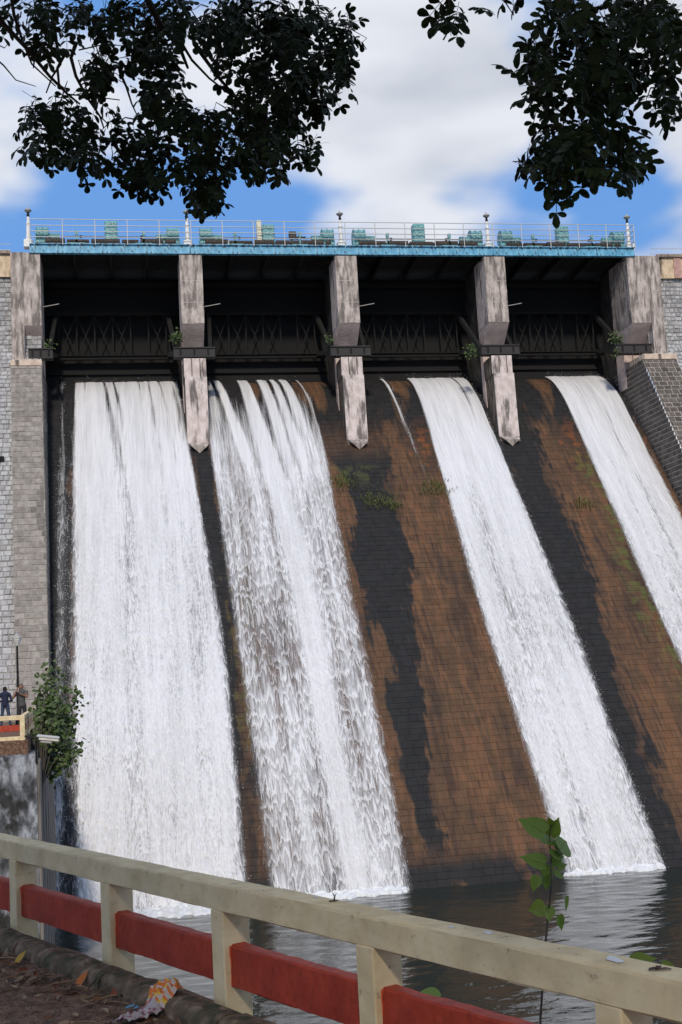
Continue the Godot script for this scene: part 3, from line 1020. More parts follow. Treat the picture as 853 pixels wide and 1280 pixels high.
func make_bridge() -> void:
	var br := thing("hoist_bridge", "long blue steel hoist bridge with pipe railings across the pier tops", "bridge", Vector3(15.7, 28.13 + E, -82.0))
	var y0 := 28.14 + E
	var y1 := 28.80 + E
	for i in 4:
		var xa := PIER0 + i * BAY + 0.02
		var xb := PIER0 + (i + 1) * BAY - 0.02
		if i == 0: xa = -5.2
		if i == 3: xb = 36.62
		for back in 2:
			var zf := -79.24 if back == 0 else -86.6
			var s := Shape.new()
			s.span(Vector3(xa, y0, zf - 0.16), Vector3(xb, y1, zf - 0.1), Color.WHITE)
			s.span(Vector3(xa, y0, zf - 0.3), Vector3(xb, y0 + 0.05, zf + 0.03), Color.WHITE)
			s.span(Vector3(xa, y1 - 0.05, zf - 0.3), Vector3(xb, y1, zf + 0.03), Color.WHITE)
			var g := part("girder", s, M.blue, br)
			if back == 0:
				var x := xa + 0.3
				while x < xb:
					var r := Shape.new()
					r.span(Vector3(x, y0 + 0.05, zf - 0.1), Vector3(x + 0.05, y1 - 0.05, zf + 0.01), Color.WHITE)
					part("stiffener", r, M.blue, g)
					x += 1.45
		# plating and cross beams under the deck
		var d := Shape.new()
		d.span(Vector3(xa, y1 - 0.12, -88.0), Vector3(xb, y1 - 0.06, -79.36), Color.WHITE)
		part("deck_plate", d, M.black_steel, br)
		for k in 5:
			var c := Shape.new()
			var x := lerpf(xa + 0.4, xb - 0.4, k / 4.0)
			c.span(Vector3(x - 0.08, y0 + 0.02, -86.6), Vector3(x + 0.08, y1 - 0.13, -79.5), Color.WHITE)
			part("cross_beam", c, M.black_steel, br)
		var u := Shape.new()
		u.bar(Vector3(xa + 0.6, 28.0 + E, -79.6), Vector3(xa + 2.2, 28.05 + E, -82.5), 0.07, 0.07)
		part("brace", u, M.black_steel, br)
		u = Shape.new()
		u.bar(Vector3(xb - 0.6, 28.0 + E, -79.6), Vector3(xb - 2.2, 28.05 + E, -82.5), 0.07, 0.07)
		part("brace", u, M.black_steel, br)
		# dark rail bearers that carry the hoists
		var x2 := xa + 1.0
		while x2 < xb - 1.2:
			var w := rng.randf_range(1.1, 2.0)
			var s := Shape.new()
			s.span(Vector3(x2, y1, -80.3), Vector3(minf(x2 + w, xb - 0.9), y1 + rng.randf_range(0.36, 0.46), -79.5), Color(1.2, 0.85, 0.75))
			part("bearer", s, M.dark_steel, br)
			x2 += w + 0.12
		for k in 2:
			var s := Shape.new()
			var x := lerpf(xa, xb, 0.29 + 0.42 * k)
			s.span(Vector3(x - 0.55, y1, -79.7), Vector3(x + 0.55, y1 + 0.12, -79.4), Color.WHITE)
			s.span(Vector3(x - 0.06, y1, -79.65), Vector3(x + 0.06, y1 + 0.75, -79.5), Color.WHITE)
			s.span(Vector3(x - 0.1, y1 + 0.7, -79.68), Vector3(x + 0.1, y1 + 0.98, -79.48), Color.WHITE)
			part("bearing_stand", s, M.teal, br)
	# railing along the edge
	var x := -5.15
	while x < 36.8:
		var s := Shape.new()
		s.tube([Vector3(x, y1 - 0.1, -79.2), Vector3(x, y1 + 1.62, -79.2)], [0.032], 6)
		part("rail_post", s, M.galvanised, br)
		x += 2.09
	for k in 4:
		var s := Shape.new()
		var y: float = y1 + [0.42, 0.8, 1.2, 1.62][k]
		s.tube([Vector3(-5.2, y, -79.2), Vector3(36.62, y, -79.2)], [0.026], 6)
		s.tube([Vector3(36.62, y, -79.2), Vector3(36.62, y, -86.0)], [0.026], 6)
		part("hand_rail", s, M.galvanised, br)
	# machines on the deck
	for i in 4:
		var c := PIER0 + i * BAY
		hoist(c + 1.25 if i else c + 1.05, y1, false, i)
		hoist(c + BAY - 1.25, y1, true, i)
		cabinet(c + BAY * 0.5 + 0.1, y1, i)
		for e in [-1.0, 1.0]:
			var sh := Shape.new()
			var mid := c + BAY * 0.5 + 0.1
			sh.tube([Vector3(mid + e * 0.4, y1 + 0.72, -79.95), Vector3(mid + e * 3.3, y1 + 0.72, -79.95)], [0.045], 8)
			sh.tube([Vector3(mid + e * 1.9, y1 + 0.72, -79.95), Vector3(mid + e * 2.05, y1 + 0.72, -79.95)], [0.1], 10)
			part("drive_shaft", sh, M.dark_steel, br)
	for i in 5:
		bridge_lamp(PIER0 + i * BAY - 0.1 + (0.1 if i == 0 else 0.0), y1, i)
	var s := Shape.new()
	s.span(Vector3(7.3, y1, -80.6), Vector3(8.0, y1 + 0.5, -80.1), Color.WHITE, 0.03)
	s.span(Vector3(7.22, y1 + 0.5, -80.65), Vector3(8.08, y1 + 0.58, -80.05), Color(0.7, 0.7, 0.7))
	tag(part("white_box", s, M.white, self), "low white box with a lid on the hoist bridge beside a beige meter box", "box")
	s = Shape.new()
	s.span(Vector3(12.1, y1, -79.9), Vector3(12.2, y1 + 1.0, -79.8), Color.WHITE)
	s.span(Vector3(11.95, y1 + 0.62, -79.95), Vector3(12.45, y1 + 1.1, -79.6), Color.WHITE, 0.03)
	s.span(Vector3(12.45, y1 + 0.7, -79.85), Vector3(13.1, y1 + 0.78, -79.75), Color.WHITE)
	tag(part("search_light", s, M.dark_steel, self), "dark box light on a stand behind the bridge rail", "lamp")

func ordinal(i: int) -> String:
	return ["first", "second", "third", "fourth"][i]

func hoist(x: float, y: float, flip: bool, i: int) -> void:
	var m := -1.0 if flip else 1.0
	y += 0.16
	var t := thing("gate_hoist", "weathered teal winch over the %s bay from the viewing platform, on its %s side" % [ordinal(i), "farther" if flip else "nearer"], "winch", Vector3(x, y, -80.2), "winches on the hoist bridge")
	var s := Shape.new()
	s.span(Vector3(x - 0.62, y, -80.7), Vector3(x + 0.62, y + 0.22, -79.6), Color.WHITE, 0.02)
	s.span(Vector3(x - 0.58, y + 0.22, -79.75), Vector3(x - 0.48, y + 0.6, -79.65), Color.WHITE)
	s.span(Vector3(x + 0.48, y + 0.22, -79.75), Vector3(x + 0.58, y + 0.6, -79.65), Color.WHITE)
	part("base_frame", s, M.teal, t)
	# gear case: a drum lying along x with a ribbed lid
	s = Shape.new()
	var pts := []
	for k in 2:
		pts.append(Vector3(x + m * (-0.5 + 0.72 * k), y + 0.64, -79.95))
	s.tube(pts, [0.52], 18)
	part("drum_cover", s, M.teal, t)
	s = Shape.new()
	for k in 3:
		var xx := x + m * (-0.52 + 0.37 * k)
		s.tube([Vector3(xx - 0.03, y + 0.64, -79.95), Vector3(xx + 0.03, y + 0.64, -79.95)], [0.57], 18)
	part("flange", s, M.teal, t)
	s = Shape.new()
	s.tube([Vector3(x + m * 0.25, y + 0.55, -80.0), Vector3(x + m * 0.95, y + 0.55, -80.0)], [0.24, 0.24], 14)
	part("motor", s, M.teal, t)
	s = Shape.new()
	s.bar(Vector3(x + m * -0.6, y + 0.2, -79.62), Vector3(x + m * -0.36, y + 0.95, -79.62), 0.07, 0.07)
	s.bar(Vector3(x + m * -0.12, y + 0.2, -79.62), Vector3(x + m * -0.36, y + 0.95, -79.62), 0.07, 0.07)
	part("bracket", s, M.blue, t)

func cabinet(x: float, y: float, i: int) -> void:
	var t := thing("control_cabinet", "upright teal drive cabinet over the middle of the %s bay from the viewing platform" % ordinal(i), "cabinet", Vector3(x, y, -80.0), "drive cabinets on the hoist bridge")
	var s := Shape.new()
	s.span(Vector3(x - 0.75, y + 0.06, -80.4), Vector3(x + 0.75, y + 0.2, -79.6), Color.WHITE)
	s.span(Vector3(x - 0.6, y, -80.3), Vector3(x - 0.5, y + 0.1, -79.7), Color.WHITE)
	s.span(Vector3(x + 0.5, y, -80.3), Vector3(x + 0.6, y + 0.1, -79.7), Color.WHITE)
	part("plinth", s, M.teal, t)
	s = Shape.new()
	var h: float = [1.75, 1.62, 1.78, 1.72][i]
	s.span(Vector3(x - 0.42, y + 0.2, -80.35), Vector3(x + 0.42, y + h, -79.7), Color(0.9, 1.05, 1.1), 0.07)
	part("casing", s, M.teal, t)
	s = Shape.new()
	s.span(Vector3(x - 0.34, y + 0.45, -79.71), Vector3(x - 0.02, y + h - 0.18, -79.68), Color(1.1, 1.15, 1.2))
	s.span(Vector3(x + 0.02, y + 0.45, -79.71), Vector3(x + 0.34, y + h - 0.18, -79.68), Color(1.0, 1.1, 1.15))
	part("door", s, M.teal, t)
	if i == 1:
		s = Shape.new()
		s.span(Vector3(x - 0.78, y + 0.2, -80.2), Vector3(x - 0.46, y + h + 0.3, -79.75), Color(0.85, 0.8, 0.62), 0.03)
		part("meter_box", s, M.white, t)

func bridge_lamp(x: float, y: float, i: int) -> void:
	var t := thing("bridge_lamp", "white tapered lamp post on the bridge above the %s pier from the viewing platform" % ["first", "second", "third", "fourth", "fifth"][i], "lamp post", Vector3(x, y, -80.1), "white lamp posts on the bridge")
	var at := Vector3(x, y, -80.1)
	var s := Shape.new()
	s.span(at + Vector3(-0.3, -0.05, -0.3), at + Vector3(0.3, 0.5, 0.3), Color.WHITE, 0.04)
	part("pedestal", s, M.white, t)
	s = Shape.new()
	s.lathe(at, [[0.5, 0.17], [1.55, 0.12], [1.6, 0.16], [1.66, 0.16], [1.7, 0.1], [2.1, 0.085], [2.15, 0.0]], 12)
	part("post", s, M.white, t)
	s = Shape.new()
	s.lathe(at, [[2.12, 0.09], [2.25, 0.1], [2.32, 0.06], [2.4, 0.1]], 10)
	part("holder", s, M.black_steel, t)
	s = Shape.new()
	s.lathe(at, [[2.4, 0.1], [2.52, 0.24], [2.58, 0.24], [2.66, 0.1], [2.76, 0.03], [2.84, 0.0]], 12)
	part("lantern", s, M.lamp_metal, t)

# ------------------------------------------------------------------ gates

func make_gates() -> void:
	for i in 4:
		var a := PIER0 + i * BAY + PW * 0.5 + 0.03
		var ga := a - 0.25
		var b := PIER0 + (i + 1) * BAY - PW * 0.5 - 0.03
		var gb := b + 0.25
		var t := thing("sluice_gate", "dark steel sluice gate with cross bracing in the %s bay from the viewing platform" % ordinal(i), "gate", Vector3((a + b) * 0.5, 21.7 + E, -84.6), "sluice gates between the piers")
		# curved skin
		var s := Shape.new()
		var n := 10
		for k in n:
			var q := []
			for e in [k, k + 1]:
				var y := lerpf(20.4, 28.2, e / float(n))
				q.append(Vector2(y + E, -85.2 + 0.02 * (y - 24.0) * (y - 24.0)))
			for j in 2:
				var dz := -0.06 * j
				s.quad(Vector3(ga, q[0].x, q[0].y + dz), Vector3(gb, q[0].x, q[0].y + dz), Vector3(gb, q[1].x, q[1].y + dz), Vector3(ga, q[1].x, q[1].y + dz), Color.WHITE, Vector3(0, 0, 1 - 2 * j))
		s.span(Vector3(a, 21.4 + E, -84.98), Vector3(b, 21.5 + E, -84.85), Color.WHITE)
		part("skin_plate", s, M.black_steel, t)
		for y in [22.45, 25.6, 27.6]:
			s = Shape.new()
			s.span(Vector3(a + 0.1, y - 0.12 + E, -84.6), Vector3(b - 0.1, y + 0.12 + E, -84.3), Color.WHITE)
			s.span(Vector3(a + 0.1, y + 0.1 + E, -84.7), Vector3(b - 0.1, y + 0.14 + E, -84.15), Color.WHITE)
			part("beam", s, M.gate_steel, t)
		var cells := 6
		for k in cells + 1:
			var x := lerpf(a + 0.8, b - 0.8, k / float(cells))
			s = Shape.new()
			s.bar(Vector3(x, 22.5 + E, -84.45), Vector3(x, 25.6 + E, -84.45), 0.09, 0.09)
			part("upright", s, M.gate_steel, t)
			if k < cells and k in [0, 1, 2, 3, 4, 5]:
				var x2 := lerpf(a + 0.8, b - 0.8, (k + 1) / float(cells))
				if k % 2 == 1 or k == 2 or k == 0 or k == 5:
					s = Shape.new()
					s.bar(Vector3(x, 25.5 + E, -84.4), Vector3(x2, 22.5 + E, -84.4), 0.06, 0.06)
					part("brace", s, M.gate_steel, t)
					s = Shape.new()
					s.bar(Vector3(x2, 25.5 + E, -84.36), Vector3(x, 22.5 + E, -84.36), 0.06, 0.06)
					part("brace", s, M.gate_steel, t)
		# arms back to the trunnions
		for e in 2:
			var x := a + 0.35 if e == 0 else b - 0.35
			for y in [25.4, 22.6]:
				s = Shape.new()
				s.bar(Vector3(x, 21.6 + E, -80.1), Vector3(x + (0.3 if e == 0 else -0.3), y + E, -84.3), 0.26, 0.3, Color.WHITE)
				part("arm", s, M.gate_steel, t)
		s = Shape.new()
		s.tube([Vector3(a, 24.7 + E, -79.9), Vector3(a + 1.1, 24.85 + E, -79.7)], [0.028], 6)
		part("drain_pipe", s, M.lamp_metal, t)

# ------------------------------------------------------------------ falling water

# each stream: x range, and tongues [x at top, x at foot, half width top, foot, strength top, foot, depth of slope over which the change happens]
func streams() -> Array:
	return [
		{"x0": -4.7, "x1": 6.2, "seed": 1, "label": "broadest white sheet of water, spilling from the bay beside the viewing platform",
		"t": [[0.82, 1.4, 3.6, 4.45, 0.95, 1.02, 30.0], [-3.4, -3.3, 1.2, 0.9, 0.16, 0.34, 20.0], [-3.6, -3.4, 0.25, 0.3, 0.25, 0.1, 8.0],
			[-2.03, -1.9, 0.12, 0.3, -0.5, 0.0, 9.0], [-0.75, 0.3, 0.16, 0.8, -0.62, -0.2, 16.0], [-0.15, 0.7, 0.1, 0.45, -0.6, -0.1, 12.0], [1.6, 1.9, 0.07, 0.2, -0.5, 0.0, 9.0],
			[2.25, 2.7, 0.1, 0.45, -0.55, -0.1, 14.0], [2.97, 3.5, 0.13, 0.4, -0.55, 0.0, 11.0], [3.75, 4.3, 0.14, 0.3, -0.45, 0.0, 10.0], [4.2, 4.0, 0.2, 0.9, -0.35, -0.12, 14.0]]},
		{"x0": 5.7, "x1": 14.0, "seed": 2, "label": "broken lacy water with a bright core over brown and green stone",
		"t": [[9.6, 9.65, 3.6, 4.0, 0.1, 0.6, 11.0], [6.95, 8.5, 0.35, 0.6, 0.75, 0.12, 16.0], [6.4, 6.6, 0.25, 0.7, 0.4, 0.06, 10.0], [8.8, 10.3, 0.45, 1.0, 1.0, 0.55, 22.0],
			[10.15, 11.0, 0.42, 0.6, 0.95, 0.12, 17.0], [10.95, 11.8, 0.3, 0.6, 0.85, 0.06, 16.0], [11.7, 12.4, 0.38, 0.6, 0.9, 0.04, 13.0], [12.65, 13.2, 0.07, 0.2, 0.8, 0.0, 8.0]]},
		{"x0": 18.6, "x1": 26.4, "seed": 3, "label": "narrow white sheet of water falling onto the pool between two brown slopes",
		"t": [[22.95, 23.05, 2.25, 3.05, 1.0, 0.98, 30.0], [18.9, 19.9, 0.24, 0.5, 0.74, 0.1, 22.0], [24.15, 24.4, 0.14, 0.4, -0.75, 0.0, 12.0], [22.9, 22.2, 0.12, 0.6, -0.3, -0.2, 16.0]]},
		{"x0": 30.2, "x1": 36.0, "seed": 4, "label": "white curving water beside the sloping masonry wall farthest from the viewing platform",
		"t": [[33.45, 33.4, 2.25, 2.65, 1.0, 1.0, 30.0], [32.9, 32.7, 0.12, 0.35, -0.3, -0.2, 12.0], [34.2, 33.9, 0.12, 0.35, -0.35, -0.25, 12.0], [31.4, 31.2, 0.3, 0.5, 0.0, 0.1, 12.0]]},
	]

func make_waterfalls() -> void:
	var na := bytes(noise(301, 0.02, 3))
	var nb := bytes(noise(302, 0.012, 2))
	var nc := bytes(noise(303, 0.05, 3))
	for st in streams():
		var w := 512
		var h := 1024
		var data := PackedByteArray()
		data.resize(w * h * 4)
		var field := PackedFloat32Array()
		field.resize(w * h)
		var sd: int = st.seed * 137
		var x0: float = st.x0
		var x1: float = st.x1
		var cols: int = w
		var px: float = (x1 - x0) / w
		var S0 := 1.7
		var S1 := S_END - 0.6
		for j in h:
			var s := lerpf(S0, S1, (j + 0.5) / h)
			var fall := s - 2.0
			# strength of the sheet across this row
			var dens := PackedFloat32Array()
			dens.resize(w)
			for tg in st.t:
				var k := smoothstep(0.0, 1.0, clampf(fall / tg[6], 0.0, 1.0))
				var xc := lerpf(tg[0], tg[1], k)
				var hw := lerpf(tg[2], tg[3], k)
				var f := lerpf(tg[4], tg[5], k)
				var soft: float = minf(hw, 0.2 + fall * 0.028)
				var i0 := maxi(0, int((xc - hw - 0.1 - x0) / px))
				var i1 := mini(w - 1, int((xc + hw + 0.1 - x0) / px))
				for i in range(i0, i1 + 1):
					var d := absf(x0 + (i + 0.5) * px - xc)
					dens[i] += f * smoothstep(hw, hw - soft, d)
			var scal := smoothstep(5.0, 25.0, fall)
			var jb := int(s * 11.0) + sd
			var js := int(s * 3.2)
			for i in cols:
				var x := x0 + (i + 0.5) * px
				var xi := int(x * 70.0) + sd * 3
				# streaks that follow the fall
				var streak := (na[(xi & 511) + ((js & 511) << 9)] + nc[((xi * 2) & 511) + (((js * 2) & 511) << 9)]) / 510.0
				# roll waves: fronts with pointed tongues, brightest at their lower lip
				var w1 := nb[(((xi * 3) >> 1) & 511) + (((int(s * 21.0) + sd) & 511) << 9)] / 255.0 - 0.5
				var w2 := na[((xi * 2 + 77) & 511) + (((int(s * 17.0) + sd) & 511) << 9)] / 255.0 - 0.5
				var w3 := nc[((xi * 2 + 31) & 511) + (((int(s * 12.0)) & 511) << 9)] / 255.0 - 0.5
				var patch := nb[((xi >> 1) & 511) + (((int(s * 7.0) + sd) & 511) << 9)] / 255.0 - 0.5
				var dn := dens[i]
				if dn > 0.05:
					dn += patch * 0.34 * scal * clampf(dn * 1.6, 0.0, 1.0)
				var full := smoothstep(0.55, 0.95, dn)
				var w4 := nc[((xi * 3 + 200) & 511) + (((int(s * 5.0)) & 511) << 9)] / 255.0 - 0.5
				var p1 := s / 1.4 + 2.6 * absf(w1) + 1.1 * absf(w2) + lerpf(0.45, 0.8, full) * w4
				var p2 := s / 0.9 + 2.0 * absf(w2) + 2.6 * w1 + 1.5 * w4 + 0.37
				var p3 := s / 0.5 + 2.0 * w3 + 3.0 * w2 + 2.4 * w4
				var a1 := p1 - floorf(p1)
				var a2 := p2 - floorf(p2)
				var a3 := p3 - floorf(p3)
				var roll := lerpf(0.74, 0.26, full) * a1 * a1 + lerpf(0.2, 0.42, full) * a2 * a2 + lerpf(0.04, 0.34, full) * a3 * a3
				var pat := lerpf(streak, roll + 0.5 * (streak - 0.45), scal * lerpf(0.72, 1.0, full))
				var al := clampf((dn * 2.2 - 1.0) + (pat - 0.3) * 1.4, 0.0, 1.0)
				al *= lerpf(0.55, 1.0, smoothstep(0.15, 0.6, dn))
				if dn < 0.06:
					al *= dn / 0.06
				if dn <= 0.0:
					al = 0.0
				al = clampf(lerpf(0.24 * smoothstep(0.2, 0.6, dn) * scal * (0.4 + 1.2 * streak), 1.0, clampf(al, 0.0, 1.0)), 0.0, 1.0)
				var k := j * w + i
				field[k] = clampf(0.25 + 0.5 * minf(dn, 1.0) + (pat - 0.3) * 0.8, 0.0, 1.4) * smoothstep(0.0, 0.3, al + 0.2)
				# thick foam is white, thin water over the stone greyer
				var v := clampf(lerpf(0.5, 0.36, full) + 0.26 * pat + 0.19 * minf(dn, 1.0) * (0.6 + 0.6 * streak), 0.26, 0.72)
				var c := int(255.0 * pow(v, 0.4545))
				data[k * 4] = int(c * 0.985); data[k * 4 + 1] = int(c * 0.99); data[k * 4 + 2] = c
				data[k * 4 + 3] = int(al * 255.0)
		var tex := ImageTexture.create_from_image(Image.create_from_data(w, h, false, Image.FORMAT_RGBA8, data))
		var m := StandardMaterial3D.new()
		m.albedo_texture = tex
		m.transparency = BaseMaterial3D.TRANSPARENCY_ALPHA
		m.texture_repeat = false
		m.roughness = 0.5
		m.heightmap_enabled = true
		m.heightmap_texture = tex
		m.heightmap_scale = 3.0
		var t := thing("waterfall", st.label, "waterfall", Vector3((x0 + x1) * 0.5, LEVEL, -58.3), "sheets of water on the dam")
		# the sheet rides on the stone, thicker where the water is thicker
		var g := Shape.new()
		var nx := 150
		var ns := 520
		for j in ns + 1:
			var v := j / float(ns)
			var s := lerpf(S0, S1, v)
			var base := along(s)
			var nn := s_normal(s)
			for i in nx + 1:
				var u := i / float(nx)
				var f: float = field[mini(int(v * h), h - 1) * w + mini(int(u * w), w - 1)]
				g.vert(Vector3(lerpf(x0, x1, u), base.x, base.y) + nn * (0.06 + 0.15 * f), nn, Color.WHITE, Vector2(u, v))
		for j in ns:
			for i in nx:
				var k := j * (nx + 1) + i
				g.x.append_array([k, k + 1, k + nx + 2, k, k + nx + 2, k + nx + 1])
		for j in ns + 1:
			for i in nx + 1:
				var k := j * (nx + 1) + i
				var du := g.v[k + 1 if i < nx else k] - g.v[k - 1 if i > 0 else k]
				var dv := g.v[k + nx + 1 if j < ns else k] - g.v[k - nx - 1 if j > 0 else k]
				g.n[k] = dv.cross(du).normalized()
		part("sheet", g, m, t)
		# drops thrown off the sheet
		var drops := Shape.new()
		var made := 0
		var tries := 0
		while made < 5200 and tries < 60000:
			tries += 1
			var i := rng.randi_range(0, w - 1)
			var j := rng.randi_range(20, h - 1)
			var al := data[(j * w + i) * 4 + 3] / 255.0
			var edge := al > 0.02 and al < 0.75
			if not (edge or rng.randf() < 0.12 * al):
				continue
			var s := lerpf(S0, S1, (j + 0.5) / h)
			var x := x0 + (i + 0.5) * px + rng.randfn(0.0, 0.09)
			var c := on_face(x, s, 0.12 + absf(rng.randfn(0.0, 0.16)) + 0.1 * al)
			var r := rng.randf_range(0.005, 0.014)
			var q := [c + Vector3(0, r * 2.2, 0), c + Vector3(r, -r, r * 0.4), c + Vector3(-r, -r * 0.6, r * 0.5), c + Vector3(0, -r * 0.8, -r)]
			for f in [[0, 1, 2], [0, 2, 3], [0, 3, 1], [1, 3, 2]]:
				drops.tri(q[f[0]], q[f[1]], q[f[2]], Color.WHITE, (q[f[0]] + q[f[1]] + q[f[2]]) / 3.0 - c)
			made += 1
		tag(part("spray", drops, M.foam, t), "", "", "", "stuff")
		# churned foam where it meets the pool
		var lump := noise(320 + st.seed, 0.9, 4)
		var fo := Shape.new()
		var fx := 110
		var fz := 16
		var last := h - 40
		var z_at := z_face(LEVEL) - 0.3
		var reach: float = [2.4, 1.0, 0.8, 0.8][st.seed - 1]
		for i in fx + 1:
			var u := i / float(fx)
			var x := lerpf(x0, x1, u)
			var amount := 0.0
			for k in range(-6, 7):
				amount += data[(last * w + clampi(int(u * w) + k * 5, 0, w - 1)) * 4 + 3] / 255.0 / 13.0
			var out := reach * smoothstep(0.1, 0.5, amount) * (0.65 + 0.6 * lump.get_noise_2d(x * 1.1, 4.0)) + 0.02
			for k in fz + 1:
				var v := k / float(fz)
				var z := z_at + 0.3 + out * v + lump.get_noise_2d(x * 4.0, v * 3.0) * 0.12 * v
				var y := LEVEL + 0.02 + (0.22 * smoothstep(0.1, 0.5, amount) * (1.0 - v) + 0.07) * smoothstep(1.0, 0.8, v) * (0.7 + 0.8 * lump.get_noise_2d(x * 3.0, z * 5.0)) - 0.14 * smoothstep(0.86, 1.0, v) - 0.3 * smoothstep(0.3, 0.05, amount)
				fo.vert(Vector3(x, y, z), Vector3.UP, Color.WHITE)
		for i in fx:
			for k in fz:
				var a := i * (fz + 1) + k
				fo.x.append_array([a, a + fz + 1, a + fz + 2, a, a + fz + 2, a + 1])
		for i in fx + 1:
			for k in fz + 1:
				var a := i * (fz + 1) + k
				var du := fo.v[a + fz + 1 if i < fx else a] - fo.v[a - fz - 1 if i > 0 else a]
				var dv := fo.v[a + 1 if k < fz else a] - fo.v[a - 1 if k > 0 else a]
				fo.n[a] = dv.cross(du).normalized()
		part("foam", fo, M.foam, t)

# ------------------------------------------------------------------ viewing platform at the foot of the dam

func make_platform() -> void:
	var t := thing("viewing_platform", "mould-stained concrete platform jutting out at the foot of the dam", "platform", Vector3(-6.0, LEVEL, -48.0))
	var corner := Vector2(-2.72, -39.3)
	var far := Vector2(-3.5, -60.5)
	var s := Shape.new()
	s.slab_y(PackedVector2Array([corner, far, Vector2(-30, -60.5), Vector2(-30, -39.3)]), LEVEL - 1.0, -0.42)
	part("retaining_wall", s, M.old_wall, t)
	s = Shape.new()
	s.slab_y(PackedVector2Array([corner + Vector2(-0.25, -0.12), far + Vector2(-0.25, -4.0), Vector2(-30, -64.5), Vector2(-30, -39.42)]), -0.42, 0.0)
	part("deck", s, M.soil, t)
	# ribs down the river side
	for k in 7:
		var p := corner.lerp(far, (k + 0.02) / 6.6)
		s = Shape.new()
		s.span(Vector3(p.x - 0.3, LEVEL - 0.8, p.y - 0.75), Vector3(p.x + 0.1, -0.6, p.y), Color.WHITE, 0.05)
		part("rib", s, M.rib, t)

	# its railing
	var r := thing("platform_railing", "cream and red concrete railing around the platform where two people stand", "railing", Vector3(-3.1, 0, -39.5))
	var path := [Vector3(-14.5, 0, -39.55), Vector3(-3.13, 0, -39.55), Vector3(-3.68, 0, -51.4), Vector3(-4.05, 0, -57.4)]
	for i in path.size() - 1:
		var a: Vector3 = path[i]
		var b: Vector3 = path[i + 1]
		var d := (b - a).normalized()
		var n := int(ceilf(a.distance_to(b) / 2.4))
		for k in n:
			var p := a.lerp(b, k / float(n))
			var q := a.lerp(b, (k + 1) / float(n))
			s = Shape.new()
			s.bar(p + Vector3(0, -0.02, 0), p + Vector3(0, 0.76, 0), 0.15, 0.15, Color.WHITE, 0.01)
			part("post", s, M.cream, r)
			s = Shape.new()
			s.bar(p + d * 0.075 + Vector3(0, 0.685, 0), q - d * 0.075 + Vector3(0, 0.685, 0), 0.14, 0.145, Color.WHITE, 0.012)
			part("top_rail", s, M.cream, r)
			s = Shape.new()
			s.bar(p + d * 0.075 + Vector3(0, 0.37, 0), q - d * 0.075 + Vector3(0, 0.37, 0), 0.09, 0.19, Color(1.25, 1.2, 1.1), 0.01)
			part("red_rail", s, M.red, r)
			s = Shape.new()
			s.bar(p + d * 0.075 + Vector3(0, 0.06, 0), q - d * 0.075 + Vector3(0, 0.06, 0), 0.12, 0.12, Color.WHITE, 0.01)
			part("bottom_rail", s, M.cream, r)
	# street lamp
	var at := Vector3(-4.72, 0, -57.6)
	var l := thing("street_lamp", "slim black lamp post with a glass lantern beside the man taking a photo", "lamp post", at)
	s = Shape.new()
	s.lathe(at, [[0.0, 0.14], [0.25, 0.13], [0.3, 0.075], [1.0, 0.06], [1.05, 0.075], [1.12, 0.06], [2.3, 0.05], [2.34, 0.065], [2.4, 0.048], [3.55, 0.042], [3.6, 0.0]], 10)
	part("pole", s, M.black_steel, l)
	s = Shape.new()
	s.lathe(at, [[3.52, 0.06], [3.78, 0.2], [3.86, 0.22]], 6)
	part("lantern_glass", s, M.glass_globe, l)
	s = Shape.new()
	s.lathe(at, [[3.85, 0.24], [3.9, 0.23], [4.02, 0.09], [4.08, 0.05], [4.12, 0.07], [4.2, 0.0]], 6)
	part("lantern_roof", s, M.lamp_metal, l)
	# flood light on the corner
	var fl := thing("flood_light", "silver street-light head on a short arm at the platform corner", "lamp", Vector3(-2.6, -0.1, -39.1))
	var c := Vector3(-2.33, 0.0, -38.95)
	var tilt := Basis(Vector3(0, 0, 1), -0.16)
	s = Shape.new()
	s.box(Transform3D(tilt, c + Vector3(0, 0.07, 0)), Vector3(0.68, 0.09, 0.3), Color.WHITE, 0.03)
	part("lid", s, M.galvanised, fl)
	s = Shape.new()
	s.box(Transform3D(tilt, c + Vector3(0.02, -0.01, 0)), Vector3(0.6, 0.08, 0.26), Color(0.8, 0.78, 0.7), 0.02)
	part("housing", s, M.white, fl)
	s = Shape.new()
	s.box(Transform3D(tilt, c + Vector3(-0.06, -0.08, 0)), Vector3(0.34, 0.07, 0.22), Color.WHITE, 0.02)
	part("lens", s, M.lamp_metal, fl)
	s = Shape.new()
	s.tube([Vector3(-3.05, 0.12, -39.4), Vector3(-2.8, 0.05, -39.2), c + Vector3(-0.3, 0.04, 0)], [0.03], 8)
	s.tube([Vector3(-2.72, -0.7, -39.28), Vector3(-2.7, 0.0, -39.1)], [0.03], 8)
	part("arm", s, M.black_steel, fl)

# ------------------------------------------------------------------ railing in front of the eye

func rail_box(s: Shape, t0: float, t1: float, o0: float, o1: float, y0: float, y1: float, bevel: float) -> void:
	var a := rail_point(t0, (o0 + o1) * 0.5, (y0 + y1) * 0.5)
	var b := rail_point(t1, (o0 + o1) * 0.5, (y0 + y1) * 0.5)
	s.bar(a, b, o1 - o0, y1 - y0, Color.WHITE, bevel)

